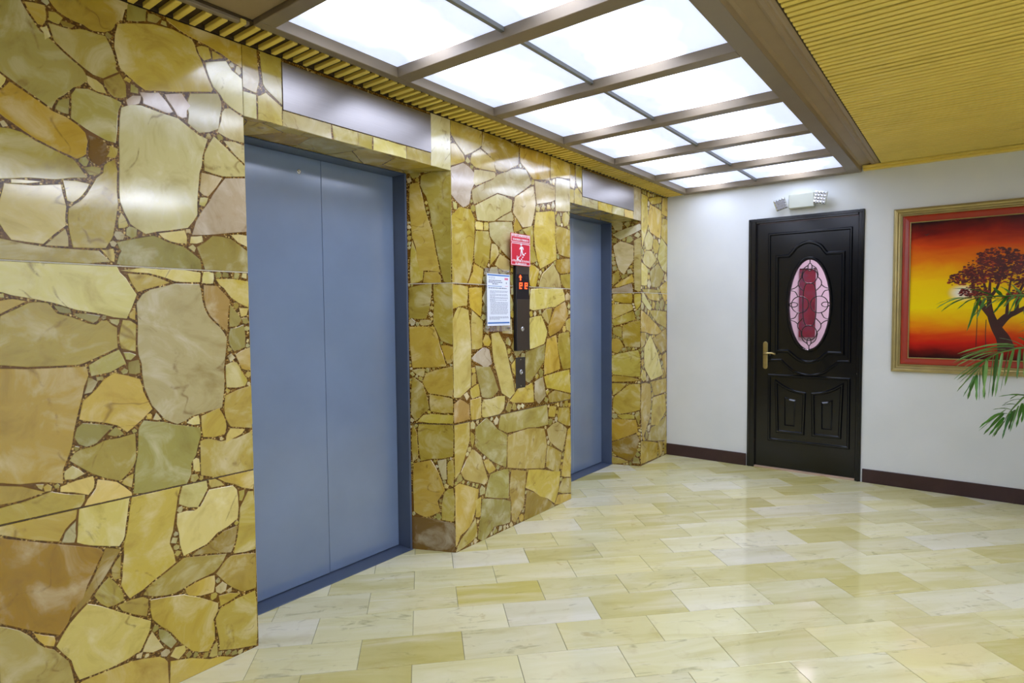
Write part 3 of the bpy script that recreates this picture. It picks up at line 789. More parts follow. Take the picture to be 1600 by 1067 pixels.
for z0, z1 in slabs():
    for p in paving((ROOM[2], 0.438, z0+.001, z1-.001), 0.36, rngp): stone(p, FX, W1, rngp.choice('yypga'), rngp, (ROOM[2], 0.4395, z0+.0008, z1-.0008))
stone_face('mid', FX, (Y2, Y3), W2, rng, 50)
stone_face('far', FX, (Y4, B), W3, rng, 40)
f1, L1 = reveal(Y2, Y2i); stone_face('ret1', f1, (0, L1), W2, rng, 30)
f3, L3 = reveal(Y4, Y4i); stone_face('ret2', f3, (0, L3), W3, rng, 30)
f0, L0 = reveal(Y1, Y1i); f2, L2 = reveal(Y3, Y3i)
for f_, L_, W_ in ((f0, L0, W1), (f2, L2, W2)):
    for z0, z1 in slabs():
        for p in paving((0.001, L_-.001, z0+.001, min(z1, LZ)-.001), 0.17, rngp): stone(p, f_, W_, rngp.choice('yypga'), rngp, (0.001, L_-.001, z0+.001, min(z1, LZ)-.001))

# lintels over the elevators
def lintel(name, ya, yb, yai, ybi, py0, py1, label, seed):
    r = random.Random(seed); d = 0.0013
    fp = [(-d, ya), (-d, yb), (RX, ybi), (-0.45, ybi), (-0.45, yai), (RX, yai)]
    o = MB().prism(fp, XY, LZ+d, H-0.006).obj(name, M_MATRIX); tag(o, label, 'lintel', kind='structure')
    top = H-0.0065; e = 0.0007
    # upright blocks left and right of the steel plate, bottom strip under it
    def blk(a, b, z0, z1, fl, split=None):
        st = [(a, z0), (b, z0), (b, z1), (a, z1)]
        if split is None: stone(st, FX, o, fl, r, (a+e, b-e, z0+e, z1-e), rough=False)
        else:
            for k in range(len(split)+1):
                s0 = a if k == 0 else split[k-1]; s1 = b if k == len(split) else split[k]; t_ = 0.012
                q = [(s0+(0 if k == 0 else r.uniform(0, t_)), z0), (s1-(0 if k == len(split) else r.uniform(0, t_)), z0), (s1-.003, z1), (s0+.003, z1)]
                stone(q, FX, o, fl[k % len(fl)], r, (a+e, b-e, z0+e, z1-e))
    blk(ya, ya+0.055, LZ, 2.185, 'p'); 
    stone([(ya, 2.20), (ya+.055, 2.19), (ya+.07, 2.25), (ya+.06, top), (ya, top)], FX, o, 'a', r, (ya+e, py0-e, LZ+e, top))
    stone([(ya+.083, 2.235), (ya+.10, 2.215), (py0, 2.175), (py0, top), (ya+.075, top)], FX, o, 'y', r, (ya+e, py0-e, LZ+e, top))
    stone([(ya+.06, LZ), (py0, LZ), (py0, 2.165), (ya+.095, 2.205), (ya+.06, 2.18)], FX, o, 'p', r, (ya+e, py0-e, LZ+e, top))
    blk(py1, yb, LZ, top, 'w'); blk(py0, py1, LZ, 2.153, 'wypy', [py0+.28*(py1-py0), py0+.55*(py1-py0), py0+.8*(py1-py0)])
    pl = MB().box((-0.002, py0+.001, 2.155), (0.004, py1-.001, H-0.02), 0.0012).obj('steel_plate', M_STEEL, o); pl['label'] = 'plain brushed steel cover plate'
    # underside
    un = lambda a, b, dd: (-b, a, LZ - dd)
    for p in paving((ya, yb, 0.001, -RX), 0.17, r):
        p = [(max(ya + (yai-ya)*b/-RX + .002, min(yb - (yb-ybi)*b/-RX - .002, a)), b) for a, b in p]
        stone(p, un, o, r.choice('aygy'), r, (ya+.001, yb-.001, .001, -RX-.001))
    return o
lintel('trim_1', Y1, Y2, Y1i, Y2i, 1.408, 2.252, 'stone lintel with steel plate above the first, nearest elevator', 21)
lintel('trim_2', Y3, Y4, Y3i, Y4i, 3.765, 4.586, 'stone lintel with steel plate above the far elevator by the corner', 22)

# white walls, with the opening for the dark door
DX0, DX1, DZ = 0.724, 1.575, 2.09
mb = MB().box((-0.45, B, -0.02), (DX0, B+0.12, 2.45)).box((DX1, B, -0.02), (ROOM[1]+0.12, B+0.12, 2.45)).box((DX0, B, DZ), (DX1, B+0.12, 2.45))
tag(mb.obj('wall_back', M_WALL), 'white plaster wall with the dark carved door and the framed painting', 'wall', kind='structure')
tag(MB().box((ROOM[1], ROOM[2], -0.02), (ROOM[1]+0.12, B, 2.45)).obj('wall_right', M_WALL), 'white plaster wall outside the picture on the right', 'wall', kind='structure')
tag(MB().box((-0.45, ROOM[2]-0.12, -0.02), (ROOM[1]+0.12, ROOM[2], 2.45)).obj('wall_front', flat('dark_panelled_wall', (92, 74, 56), 0.5)), 'dark brown wall behind the camera', 'wall', kind='structure')
for nm, x0, x1, lb in (('baseboard_left', 0.001, DX0-0.006, 'short dark maroon baseboard between stone pier and door'), ('baseboard_right', DX1+0.012, ROOM[1], 'long dark maroon baseboard right of the door under the painting')):
    tag(MB().box((x0, B-0.013, 0.0005), (x1, B, 0.105), 0.003).obj(nm, M_BASE), lb, 'baseboard', kind='structure')
# room behind the door, seen through its oval glass
mb = MB().box((-0.2, B+1.9, 0), (2.6, B+2.0, 2.45)).box((-0.3, B+0.125, 0), (-0.2, B+2.0, 2.45)).box((2.6, B+0.125, 0), (2.7, B+2.0, 2.45)).box((-0.2, B+0.125, 2.42), (2.6, B+1.9, 2.5))
tag(mb.obj('wall_beyond', flat('pale_lilac_plaster', (236, 226, 232), 0.6)), 'pale lilac walls of the room glimpsed through the oval door glass', 'wall', kind='structure')

# ------------------------------------------------------------------ ceiling
roof = MB().box((-0.45, ROOM[2]-0.1, 2.47), (ROOM[1]+0.1, B+0.12, 2.56)).box((1.64, ROOM[2], 2.407), (ROOM[1], B, 2.47)).obj('ceiling', M_BOARD)
tag(roof, 'olive slatted ceiling right of the lit panels', 'ceiling', kind='structure')
rng = random.Random(3); y = -1.05
while y < B-0.09:
    wd = 0.0265 + rng.uniform(-.002, .002)
    # rounded slat, running away from the light frame to the right wall
    pr = [(y, 2.4068), (y, 2.4005), (y+.004, 2.397), (y+wd-.004, 2.397), (y+wd, 2.4005), (y+wd, 2.4068)]
    MB().prism(pr, lambda a, b, d: (d, a, b), 1.682, ROOM[1]).obj('slat', M_SLAT, roof); y += 0.0455 + rng.uniform(-.004, .004)
for z0, z1, t_ in ((2.37, 2.385, 0.05), (2.385, 2.402, 0.075)):
    MB().box((1.56, B-t_, z0), (ROOM[1], B-.0005, z1), 0.003).obj('edge_strip', M_SLAT, roof)
# profile between light frame and slats: stepped cove and rounded bead
cv = [(1.545, 2.368), (1.549, 2.392), (1.56, 2.402), (1.612, 2.412), (1.616, 2.404), (1.628, 2.399), (1.645, 2.3985), (1.650, 2.404), (1.660, 2.402), (1.672, 2.405), (1.674, 2.43), (1.545, 2.43)]
MB().prism(cv, lambda a, b, d: (a, d, b), -1.2, B-.0005).obj('cove_moulding', M_BAND, roof)
# narrow slatted strip along the elevator wall
strip = MB().box((0.0, ROOM[2], 2.3785), (0.162, B, 2.468)).obj('ceiling_strip', M_BOARD); tag(strip, 'narrow slatted ceiling strip between the stone wall and lit panels', 'ceiling', kind='structure')
y = -1.2
while y < B-0.03:
    wd = 0.0215 + rng.uniform(-.002, .002)
    MB().box((0.0005, y, 2.362), (0.158 if y > 1.15 else 0.128, y+wd, 2.3784), 0.002).obj('slat', M_SLAT, strip); y += 0.0505 + rng.choice((-.004, 0, .004))
MB().box((0.0005, ROOM[2], H-0.003), (0.006, B, 2.3784)).obj('wall_fillet', M_BOARD, strip)
# flat brown board over the camera, with its edge strip
cover = MB().box((0.150, ROOM[2], 2.385), (1.62, 1.195, 2.43)).obj('ceiling_cover', M_BAND); tag(cover, 'flat brown ceiling board in front of the lit panels', 'ceiling', kind='structure')
MB().box((0.128, ROOM[2], 2.366), (0.152, 1.192, 2.43), 0.003).obj('edge_strip', M_FRAME, cover)
# light frame: outer rails, cross rails, thin middle rail set higher
frame = MB().box((0.162, 1.20, 2.45), (1.545, B-.001, 2.469)).obj('light_frame', M_FRAME); tag(frame, 'taupe wooden ceiling frame holding two columns of lit panels', 'frame', kind='structure')
ROWS = [(1.261, 1.845), (1.922, 2.518), (2.588, 3.196), (3.266, 3.866), (3.939, 4.547), (4.614, 5.195)]
IX0, IX1, CX0, CX1 = 0.206, 1.462, 0.789, 0.807
MB().box((0.160, 1.20, H), (IX0, B-.001, 2.45), 0.002).obj('side_rail', M_FRAME, frame); MB().box((IX1, 1.20, H), (1.545, B-.001, 2.45), 0.002).obj('side_rail', M_FRAME, frame)
ed = [1.20] + [v for r_ in ROWS for v in r_] + [B-.001]
for i in range(7): MB().box((IX0, ed[2*i], H+.0004), (IX1, ed[2*i+1], 2.449), 0.002).obj('cross_rail', M_FRAME, frame)
for y0, y1 in ROWS: MB().box((CX0, y0, 2.392), (CX1, y1, 2.41), 0.001).obj('middle_rail', M_RAIL, frame)
names = ['row nearest the camera', 'second row from the camera', 'third row from the camera', 'third row from the white wall', 'second row from the white wall', 'row against the white wall']
for i, (y0, y1) in enumerate(ROWS):
    for x0, x1, cn in ((IX0, CX0+.003, 'on the elevator side'), (CX1-.003, IX1, 'on the slatted ceiling side')):
        o = MB().box((x0+.001, y0+.001, 2.4105), (x1-.001, y1-.001, 2.416)).obj('light_panel', M_DIFF)
        tag(o, 'lit translucent ceiling panel %s, %s' % (cn, names[i]), 'ceiling light', 'lit translucent panels of the ceiling frame')
# added fill panels, out of view to the right, brightening the elevator wall
rb = MB()
for x0, y0 in [(x, -2.1+.7*k) for x in (3.1, 3.8) for k in range(7)]: rb.box((x0, y0, 2.376), (x0+.58, y0+.58, 2.384))
o = rb.obj('added_fill_panels', M_FILL); tag(o, 'added glowing fill panels under the ceiling, out of view to the right', 'ceiling light', kind='structure')

# ------------------------------------------------------------------ elevator doors
def lift(name, yai, ybi, seam, label, key):
    e = empty(name, (-0.33, (yai+ybi)/2, 0)); tag(e, label, 'elevator door', kind='structure')
    MB().box((-0.36, yai+.015, 0.009), (-0.33, seam-.001, 2.083), 0.0015).obj('door_panel', M_LIFT, e)
    MB().box((-0.36, seam+.001, 0.009), (-0.3305, ybi-.016, 2.083), 0.0015).obj('door_panel', M_LIFT, e)
    MB().box((-0.40, yai, 0.0), (-0.39, ybi, LZ)).obj('shaft_panel', M_DARK, e)
    for y0, y1 in ((yai+.0008, yai+.014), (ybi-.014, ybi-.0008)): MB().box((-0.389, y0, 0.005), (RX+.004, y1, LZ-.0005), 0.001).obj('jamb', M_LIFTF, e)
    MB().box((-0.389, yai+.0145, LZ-.006), (RX+.002, ybi-.0145, LZ-.0005), 0.0008).obj('header', M_LIFTF, e)
    MB().box((-0.389, yai+.0008, 0.0003), (RX+.012, ybi-.0008, 0.0046), 0.001).obj('sill_plate', M_LIFTF, e)
    if key:
        k = MB().lathe([(0.011, 0.0), (0.011, 0.002), (0.009, 0.0035), (0.006, 0.0035), (0.006, 0.001)], lambda a, b, d: (-0.33+d, 1.693+a, 2.008+b)).obj('keyhole', M_CHROME, e); k['label'] = 'small round keyhole ring'
    return e
lift('door_1', Y1i, Y2i, 1.816, 'large blue grey two-panel elevator door nearest the camera', True)
lift('door_2', Y3i, Y4i, 4.17, 'blue grey elevator door at the far end beside the corner pier', False)

# ------------------------------------------------------------------ carved dark door
D3 = empty('door_3', ((DX0+DX1)/2, B, 0)); tag(D3, 'black carved wooden door with oval leaded glass window', 'door', kind='structure')
LY = B+0.022                     # face of the leaf
lx0, lx1, lz1 = 0.786, 1.532, 2.046
fr = [(DX0, 0.0), (DX0, DZ), (DX1, DZ), (DX1, 0.0)]
for a, b in (((DX0+.0005, B-.014, .0004), (lx0-.003, B+.11, DZ-.0005)), ((lx1+.003, B-.014, .0004), (DX1-.0005, B+.11, DZ-.0005)), ((lx0-.003, B-.014, lz1+.003), (lx1+.003, B+.11, DZ-.0005))):
    MB().box(a, b, 0.004).obj('door_frame', M_BLACK, D3)
MB().box((DX0+.012, B-.020, .0004), (DX0+.024, B-.0135, DZ-.012), 0.002).box((DX0+.012, B-.020, DZ-.024), (DX1-.012, B-.0135, DZ-.012), 0.002).box((DX1-.024, B-.020, .0004), (DX1-.012, B-.0135, DZ-.024), 0.002).obj('frame_bead', M_BLACK, D3)
MB().box((lx0-.003, B-.004, 0.0004), (lx1+.003, B+.07, 0.012), 0.002).obj('threshold', flat('pinkish_wood_strip', (196, 166, 140), 0.5, noise=0.1), D3)['label'] = 'pale wooden threshold strip'
OX, OZ, ORX, ORZ = 1.190, 1.372, 0.150, 0.362
fy = FY(LY)
# leaf with an oval hole: quads between oval and rectangle
N = 64; oval = [(OX+ORX*math.cos(2*math.pi*k/N), OZ+ORZ*math.sin(2*math.pi*k/N)) for k in range(N)]
def onrect(a, b):
    x0, x1, z0, z1 = lx0+.0, lx1, 0.0135, lz1
    t_ = min(((x1-OX)/a if a > 1e-9 else (x0-OX)/a if a < -1e-9 else 1e9), ((z1-OZ)/b if b > 1e-9 else (z0-OZ)/b if b < -1e-9 else 1e9)); return (OX+a*t_, OZ+b*t_)
out = [onrect(p[0]-OX, p[1]-OZ) for p in oval]
for c_ in ((lx0, .0135), (lx1, .0135), (lx0, lz1), (lx1, lz1)):
    i = min(range(N), key=lambda i: math.hypot(out[i][0]-c_[0], out[i][1]-c_[1])); out[i] = c_
mb = MB(); vs = []
for d in (0.0, -0.038):
    vs += [fy(a, b, d) for a, b in oval] + [fy(a, b, d) for a, b in out]
fs = []
for i in range(N):
    j = (i+1) % N
    fs += [(i, j, N+j, N+i), (2*N+i, 3*N+i, 3*N+j, 2*N+j), (i, 2*N+i, 2*N+j, j), (N+i, N+j, 3*N+j, 3*N+i)]
leaf = mb.add(vs, fs).obj('door_leaf', M_BLACK, D3)
def arc(pts, n=10):
    """smooth curve through points (Catmull-Rom)"""
    P = [Vector(p) for p in pts]; P = [2*P[0]-P[1]] + P + [2*P[-1]-P[-2]]; o_ = []
    for i in range(1, len(P)-2):
        for k in range(n):
            u = k/n; o_.append(0.5*((2*P[i]) + (P[i+1]-P[i-1])*u + (2*P[i-1]-5*P[i]+4*P[i+1]-P[i+2])*u*u + (3*P[i]-P[i-1]-3*P[i+1]+P[i+2])*u**3))
    o_.append(P[-2]); return [tuple(p) for p in o_]
def mould(path, w_=0.024, h_=0.012, nm='moulding'): return MB().ridge(path, fy, w_, h_, True, 0.35, -0.001).obj(nm, M_BLACK, leaf)
mould([(.884, 1.955), (1.482, 1.955), (1.484, .922)] + [(1.405, .918)] + arc([(1.385, .895), (1.30, .825), (1.195, .800), (1.09, .825), (1.005, .892)], 6) + [(.985, .915), (.893, .910)])
mould([(.946, 1.770), (1.035, 1.770)] + arc([(1.055, 1.79), (1.10, 1.842), (1.180, 1.872), (1.262, 1.842), (1.302, 1.79)], 6) + [(1.318, 1.772), (1.432, 1.772), (1.436, .984), (1.335, .986)] + arc([(1.315, .972), (1.26, .925), (1.190, .905), (1.12, .925), (1.06, .972)], 6) + [(1.04, .990), (.950, .990)], 0.03, 0.015)
mould([(.895, .785), (1.483, .785), (1.485, .246), (.897, .246)])
lc = arc([(.950, .735), (1.01, .695), (1.09, .662), (1.166, .650)], 5); mould(lc + [(1.158, .320), (.962, .320)], 0.026, 0.014)
rc = arc([(1.228, .650), (1.30, .664), (1.37, .692), (1.436, .735)], 5); mould(rc + [(1.424, .320), (1.236, .320)], 0.026, 0.014)
for pl in ([(1.013, .618), (1.055, .600), (1.102, .592), (1.098, .372), (1.015, .372)], [(1.290, .592), (1.335, .600), (1.374, .618), (1.370, .372), (1.292, .372)]):
    b_, t_ = inset(pl, 0.012); n = len(pl)
    MB().add([fy(a, b, -.001) for a, b in b_] + [fy(a, b, 0.010) for a, b in t_], [tuple(range(n, 2*n))] + [(i, (i+1) % n, n+(i+1) % n, n+i) for i in range(n)]).obj('raised_panel', M_BLACK, leaf)
mould([(OX+(ORX+.010)*math.cos(2*math.pi*k/48), OZ+(ORZ+.010)*math.sin(2*math.pi*k/48)) for k in range(48)], 0.026, 0.014, 'oval_moulding')
MB().prism([(OX+(ORX-.0005)*math.cos(2*math.pi*k/48), OZ+(ORZ-.0005)*math.sin(2*math.pi*k/48)) for k in range(48)], fy, -0.022, -0.018).obj('glass_pane', M_GLASS, leaf)['label'] = 'oval pane of clear lilac glass'
# leading
ld = MB(); LM = lambda a, b, d: fy(OX+a*ORX, OZ+b*ORZ, -0.018+d)
def lead(pts, closed=False):
    q = [Vector((OX+a*ORX, OZ+b*ORZ)) for a, b in pts]; ld.ridge(q, lambda a, b, d: fy(a, b, -0.0185+d), 0.0075, 0.004, closed, 0.5)
def ell(cx, cy, rx, ry, n=28): return [(cx+rx*math.cos(2*math.pi*k/n), cy+ry*math.sin(2*math.pi*k/n)) for k in range(n)]
for s in (-1, 1):
    lead(ell(s*.47, 0, .43, .185), True); lead(ell(s*.79, 0, .20, .052), True)
    lead(ell(0, s*.63, .37, .165), True); lead(ell(0, s*.83, .10, .085, 18), True); lead([(0, s*.915), (0, s*.995)])
    lead(arc([(-.10, s*.87), (-.30, s*.80), (-.40, s*.66), (-.36, s*.60)], 5)); lead(arc([(.10, s*.87), (.30, s*.80), (.40, s*.66), (.36, s*.60)], 5))
    for q in (-1, 1):
        lead(arc([(q*.37, s*.62), (q*.55, s*.52), (q*.55, s*.42), (q*.33, s*.31)], 6))
        lead(arc([(q*.56, s*.44), (q*.72, s*.38), (q*.92, s*.345)], 5)); lead(arc([(q*.93, s*.32), (q*.72, s*.29), (q*.58, s*.18)], 5))
lead([(.33*(abs(math.cos(t_))**.55)*(1 if math.cos(t_) > 0 else -1), .475*(abs(math.sin(t_))**.75)*(1 if math.sin(t_) > 0 else -1)) for t_ in [2*math.pi*k/44+.01 for k in range(44)]], True)
ld.obj('leading', M_LEAD, leaf)['label'] = 'dark curved leading strips'
# handle
hp = arc([(0, .013), (0.6, .010), (1.0, .0)], 5)
cap = [(0.8605+.0185*math.cos(t_), 1.047+.020*math.sin(t_)) for t_ in [math.pi*k/8 for k in range(9)]] + [(0.8605+.0185*math.cos(t_), .857+.020*math.sin(t_)) for t_ in [math.pi+math.pi*k/8 for k in range(9)]]
b_, t_ = inset(cap, 0.004); n = len(cap)
hd = MB().add([fy(a, b, 0) for a, b in b_] + [fy(a, b, .006) for a, b in b_] + [fy(a, b, .009) for a, b in t_], [tuple(range(2*n, 3*n))] + [(k*n+i, k*n+(i+1) % n, (k+1)*n+(i+1) % n, (k+1)*n+i) for k in range(2) for i in range(n)]).obj('handle_plate', M_BRASS, leaf); hd['label'] = 'worn brass handle plate with lever'
M_ = MB().tube([fy(.8605, .967, .008), fy(.8605, .967, .045)], [.011, .009], 12); M_.tube([fy(.8605, .967, .047), fy(.885, .972, .050), fy(.920, .975, .047), fy(.950, .966, .042)], [.010, .008, .0075, .009], 10)
M_.lathe([(.006, .009), (.006, .013), (.003, .013)], lambda a, b, d: fy(.8605+a, .885+b, d), 12)
M_.obj('lever', M_BRASS, leaf, True)
# dark red hanging in the room behind
hg = empty('wall_hanging', (1.0, B+1.88, 1.1)); tag(hg, 'dark red upright panel seen through the oval door glass', 'panel')
def hang():
    t = NT('dark_red_cloth'); pos = t.n('ShaderNodeNewGeometry').outputs['Position']; nz = t.noise(pos, 5, 4).outputs['Fac']
    t.set(color=t.ramp(nz, [(0.3, srgb(88, 24, 44)), (0.5, srgb(132, 34, 54)), (0.62, srgb(110, 60, 84)), (0.72, srgb(170, 130, 60))]), rough=0.6); return t.m
M_H = hang()
PX0, PX1 = 0.723, 0.881
MB().box((PX0, B+1.86, 1.034), (PX1, B+1.899, 1.772), 0.004).obj('banner', M_H, hg); MB().box((PX0, B+1.857, 1.772), (PX1, B+1.899, 1.782), 0.003).obj('top_rail', M_LEAD, hg)

# ------------------------------------------------------------------ emergency light above the door
EL = empty('emergency_light', (1.14, B, 2.14)); tag(EL, 'white emergency light unit with two square lamps mounted above the black door', 'emergency light')
MB().box((1.046, B-.062, 2.138), (1.234, B-.0008, 2.252), 0.006).obj('housing', M_CREAM, EL)
def head(cx, cz, rz_, ry_, sz):
    M = Matrix.Translation((cx, B-.062, cz)) @ Matrix.Rotation(rz_, 4, 'Z') @ Matrix.Rotation(math.radians(8), 4, 'X') @ Matrix.Rotation(ry_, 4, 'Y'); h_ = sz/2
    bm = bmesh.new(); bmesh.ops.create_cube(bm, size=1)
    for v in bm.verts:
        k = 1.0 if v.co.y < 0 else 0.62
        v.co = Vector((v.co.x*sz*k, v.co.y*.046, v.co.z*sz*k))
    bmesh.ops.bevel(bm, geom=bm.edges[:], offset=.004, segments=1, affect='EDGES')
    o = MB().bm(bm, M).obj('lamp_head', M_CREAM, EL)
    l = MB(); n = 4; c_ = (sz-.010)/n
    for i in range(n):
        for j in range(n):
            x0, z0 = -h_+.005+i*c_, -h_+.005+j*c_
            l.add([M @ Vector(q) for q in ((x0, -.0235, z0), (x0+c_, -.0235, z0), (x0+c_, -.0235, z0+c_), (x0, -.0235, z0+c_), (x0+c_/2, -.0345, z0+c_/2))], [(0,1,4),(1,2,4),(2,3,4),(3,0,4)])
    l.obj('lens', M_LENS, o)['label'] = 'faceted clear lamp lens'
head(0.988, 2.182, math.radians(12), math.radians(-18), 0.094); head(1.286, 2.202, math.radians(-14), math.radians(14), 0.104)

# ------------------------------------------------------------------ signs and controls on the pier between the elevators
def text(body, parent, mat, y, z, size, x, width):
    """one line of lettering as a thin mesh, fitted to its width"""
    c = bpy.data.curves.new('lettering', 'FONT'); c.body = body; c.size = size; c.align_x = 'CENTER'; c.align_y = 'CENTER'; c.extrude = 0.0003; c.offset = size*0.012; c.resolution_u = 3
    o = bpy.data.objects.new('lettering', c); COL.objects.link(o); bpy.context.view_layer.update()
    me = bpy.data.meshes.new_from_object(o.evaluated_get(bpy.context.evaluated_depsgraph_get())); bpy.data.objects.remove(o); bpy.data.curves.remove(c)
    k = width/max(max(v.co.x for v in me.vertices)-min(v.co.x for v in me.vertices), 1e-6)
    for v in me.vertices: v.co = (x+v.co.z, y+v.co.x*k, z+v.co.y)
    me.name = 'lettering'; me.materials.clear(); o = link('lettering', me, mat, parent); o['kind'] = 'stuff'; return o
def rect(mb, y0, y1, z0, z1, x0, x1): return mb.box((x0, y0, z0), (x1, y1, z1))
CP = empty('call_panel', (0, 3.0, 1.09)); tag(CP, 'tall bronze elevator call panel with red lit display under the red sign', 'call panel')
y0, y1 = 2.945, 3.073
MB().box((0.0003, y0-.004, 1.09), (0.024, y1+.002, 1.625), 0.002).obj('body', M_PANEL, CP)
tp = MB().box((0.0235, y0+.001, 1.562), (0.028, y1, 1.622), 0.001).obj('top_plate', M_BRONZE, CP)
fp_ = MB().box((0.0235, y0+.001, 1.094), (0.028, y1, 1.408), 0.001).obj('front_plate', M_BRONZE, CP)
dsp = MB().box((0.0235, y0+.002, 1.410), (0.0268, y1-.001, 1.560), 0.0008).obj('display', M_PANEL, CP); dsp['label'] = 'dark display window'
ar = MB().prism([(2.975, 1.524), (2.986, 1.524), (2.986, 1.542), (2.995, 1.542), (2.9805, 1.558), (2.966, 1.542), (2.975, 1.542)], FX, 0.0268, 0.0274).obj('arrow_light', M_LED, dsp); ar['label'] = 'lit red up arrow'
MB().prism([(3.038, 1.556), (3.047, 1.556), (3.047, 1.540), (3.055, 1.540), (3.0425, 1.524), (3.030, 1.540), (3.038, 1.540)], FX, 0.0268, 0.0272).obj('arrow_light', M_LEDOFF, dsp)['label'] = 'unlit down arrow'
for yb in (2.970, 3.026):
    m_ = MB(); sw, sh, th = 0.029, 0.038, 0.0058; zb = 1.4725
    q = lambda a, b, c_, d: m_.box((0.0268, yb+a, zb+b), (0.0275, yb+c_, zb+d))
    q(0, sh-th, sw, sh); q(sw-th, sh/2, sw, sh); q(0, sh/2-th/2, sw, sh/2+th/2); q(0, 0, th, sh); q(0, 0, sw*.85, th)
    m_.obj('digit', M_LED, dsp)['label'] = 'lit red floor digit'
def button(parent, y, z, x, r_):
    MB().lathe([(r_, 0), (r_, .004), (r_*.85, .006), (r_*.7, .006), (r_*.62, .0035), (r_*.2, .0045)], lambda a, b, d: (x+d, y+a, z+b), 20).obj('key_switch', M_CHROME, parent, False)['label'] = 'bright round key switch'
button(CP, 2.994, 1.224, 0.028, 0.014)
KS = empty('key_switch_plate', (0, 3.008, 0.855)); tag(KS, 'small bronze plate with key switch and screws below the tall call panel', 'wall plate')
MB().box((0.0003, 2.958, 0.855), (0.005, 3.055, 1.047), 0.0012).obj('plate', M_BRONZE, KS); button(KS, 3.006, 0.955, 0.005, 0.015)
for z in (0.868, 1.034): MB().lathe([(.0045, 0), (.0045, .001), (.003, .0016)], lambda a, b, d: (0.005+d, 3.006+a, z+b), 10).obj('screw', M_CHROME, KS)
# red emergency sign
SG = empty('emergency_sign', (0.029, 2.98, 1.612)); tag(SG, 'red evacuation sign with white stair pictogram above the call panel', 'sign')
sy0, sy1, sz0, sz1 = 2.880, 3.079, 1.612, 1.806; sx = 0.0326
MB().box((0.0285, sy0, sz0), (sx, sy1, sz1), 0.001).box((0.0003, 2.955, 1.64), (0.0285, 3.0, 1.78)).obj('board', M_RED, SG)
b = MB()
for a0, a1, c0, c1 in ((sz0+.004, sz1-.058, 0, 0), (sz1-.052, sz1-.004, 0, 0)):
    for q in ((sy0+.004, sy1-.004, a0, a0+.0035), (sy0+.004, sy1-.004, a1-.0035, a1), (sy0+.004, sy0+.0075, a0, a1), (sy1-.0075, sy1-.004, a0, a1)): rect(b, *q, sx, sx+.0004)
b.obj('white_border', M_WHITE, SG)
text('NO USE EL ASCENSOR EN CASO', SG, M_WHITE, 2.9795, 1.7915, 0.017, sx+.0003, width=0.178); text('DE INCENDIO O TERREMOTO', SG, M_WHITE, 2.9795, 1.7695, 0.017, sx+.0003, width=0.158)
text('UTILICE LAS ESCALERAS', SG, M_WHITE, 2.9795, 1.641, 0.016, sx+.0003, width=0.172); text('DE EMERGENCIA', SG, M_WHITE, 2.9795, 1.6245, 0.015, sx+.0003, width=0.115)
pc = MB(); pp = lambda pts: pc.prism([(sy0+a, sz0+b_) for a, b_ in pts], FX, sx, sx+.0004)
pp([(.103+.0085*math.cos(6.283*k/14), .131+.0085*math.sin(6.283*k/14)) for k in range(14)])
pp([(.098, .118), (.112, .120), (.126, .112), (.128, .100), (.122, .099), (.119, .108), (.113, .109), (.117, .090), (.122, .074), (.134, .076), (.134, .069), (.116, .066), (.107, .088), (.103, .078), (.100, .058), (.092, .059), (.097, .080), (.100, .100), (.094, .104), (.088, .098), (.084, .103)])
for k in range(5): pp([(.142-.013*k, .083-.0125*k), (.152-.013*k, .083-.0125*k), (.150-.013*k, .077-.0125*k), (.138-.013*k, .074-.0125*k)])
pp([(.058, .060), (.064, .060), (.064, .043), (.080, .059), (.085, .054), (.069, .038), (.085, .038), (.085, .032), (.058, .032)])
pc.obj('stair_pictogram', M_WHITE, SG)['label'] = 'white figure descending stairs with arrow'
# notice in an acrylic holder
NO = empty('notice', (0.0, 2.77, 1.217)); tag(NO, 'white printed notice with blue bars in a clear acrylic holder left of call panel', 'notice')
MB().box((0.018, 2.654, 1.216), (0.0215, 2.886, 1.584), 0.0008).obj('acrylic_sheet', M_ACRYL, NO); pg = MB().box((0.0217, 2.665, 1.250), (0.0225, 2.879, 1.553)).obj('page', M_PAPER, NO)
for y, z in ((2.676, 1.570), (2.866, 1.570), (2.676, 1.233), (2.866, 1.233)):
    MB().lathe([(.0085, 0.0004), (.0085, .026), (.007, .029), (.002, .029)], lambda a, b_, d: (d, y+a, z+b_), 14).obj('standoff', M_CHROME, NO)
for q in ((2.669, 2.875, 1.541, 1.549), (2.669, 2.872, 1.262, 1.271), (2.672, 2.800, 1.4795, 1.4825)): rect(MB(), *q, .0225, .0228).obj('blue_bar', M_BLUE, pg)
r = random.Random(4); tx = MB(); td = MB()
def words(mb, ya, yb, z, h_):
    y_ = ya
    while y_ < yb-.006:
        l_ = min(r.uniform(.006, .022), yb-y_); rect(mb, y_, y_+l_, z, z+h_, .0225, .02272); y_ += l_+.0035
for z, ya, yb in ((1.532, 2.68, 2.745), (1.525, 2.68, 2.74)): words(tx, ya, yb, z, .0028)
for z, ya, yb in ((1.512, 2.680, 2.795), (1.502, 2.678, 2.805), (1.492, 2.712, 2.772), (1.468, 2.678, 2.848)): words(td, ya, yb, z, .0042)
for g_, n_ in ((1.452, 3), (1.432, 3), (1.414, 3), (1.398, 2), (1.386, 12)):
    for k in range(n_): words(tx, 2.690 + (.004 if n_ > 5 else 0), 2.858 if k < n_-1 or n_ > 5 else 2.74, g_-k*.0062, .0026)
for k in range(3): words(tx, 2.684, 2.864 if k < 2 else 2.78, 1.300-k*.0065, .0032)
tx.obj('small_print', M_INK, pg)['kind'] = 'stuff'; td.obj('heading_print', M_INKD, pg)['kind'] = 'stuff'
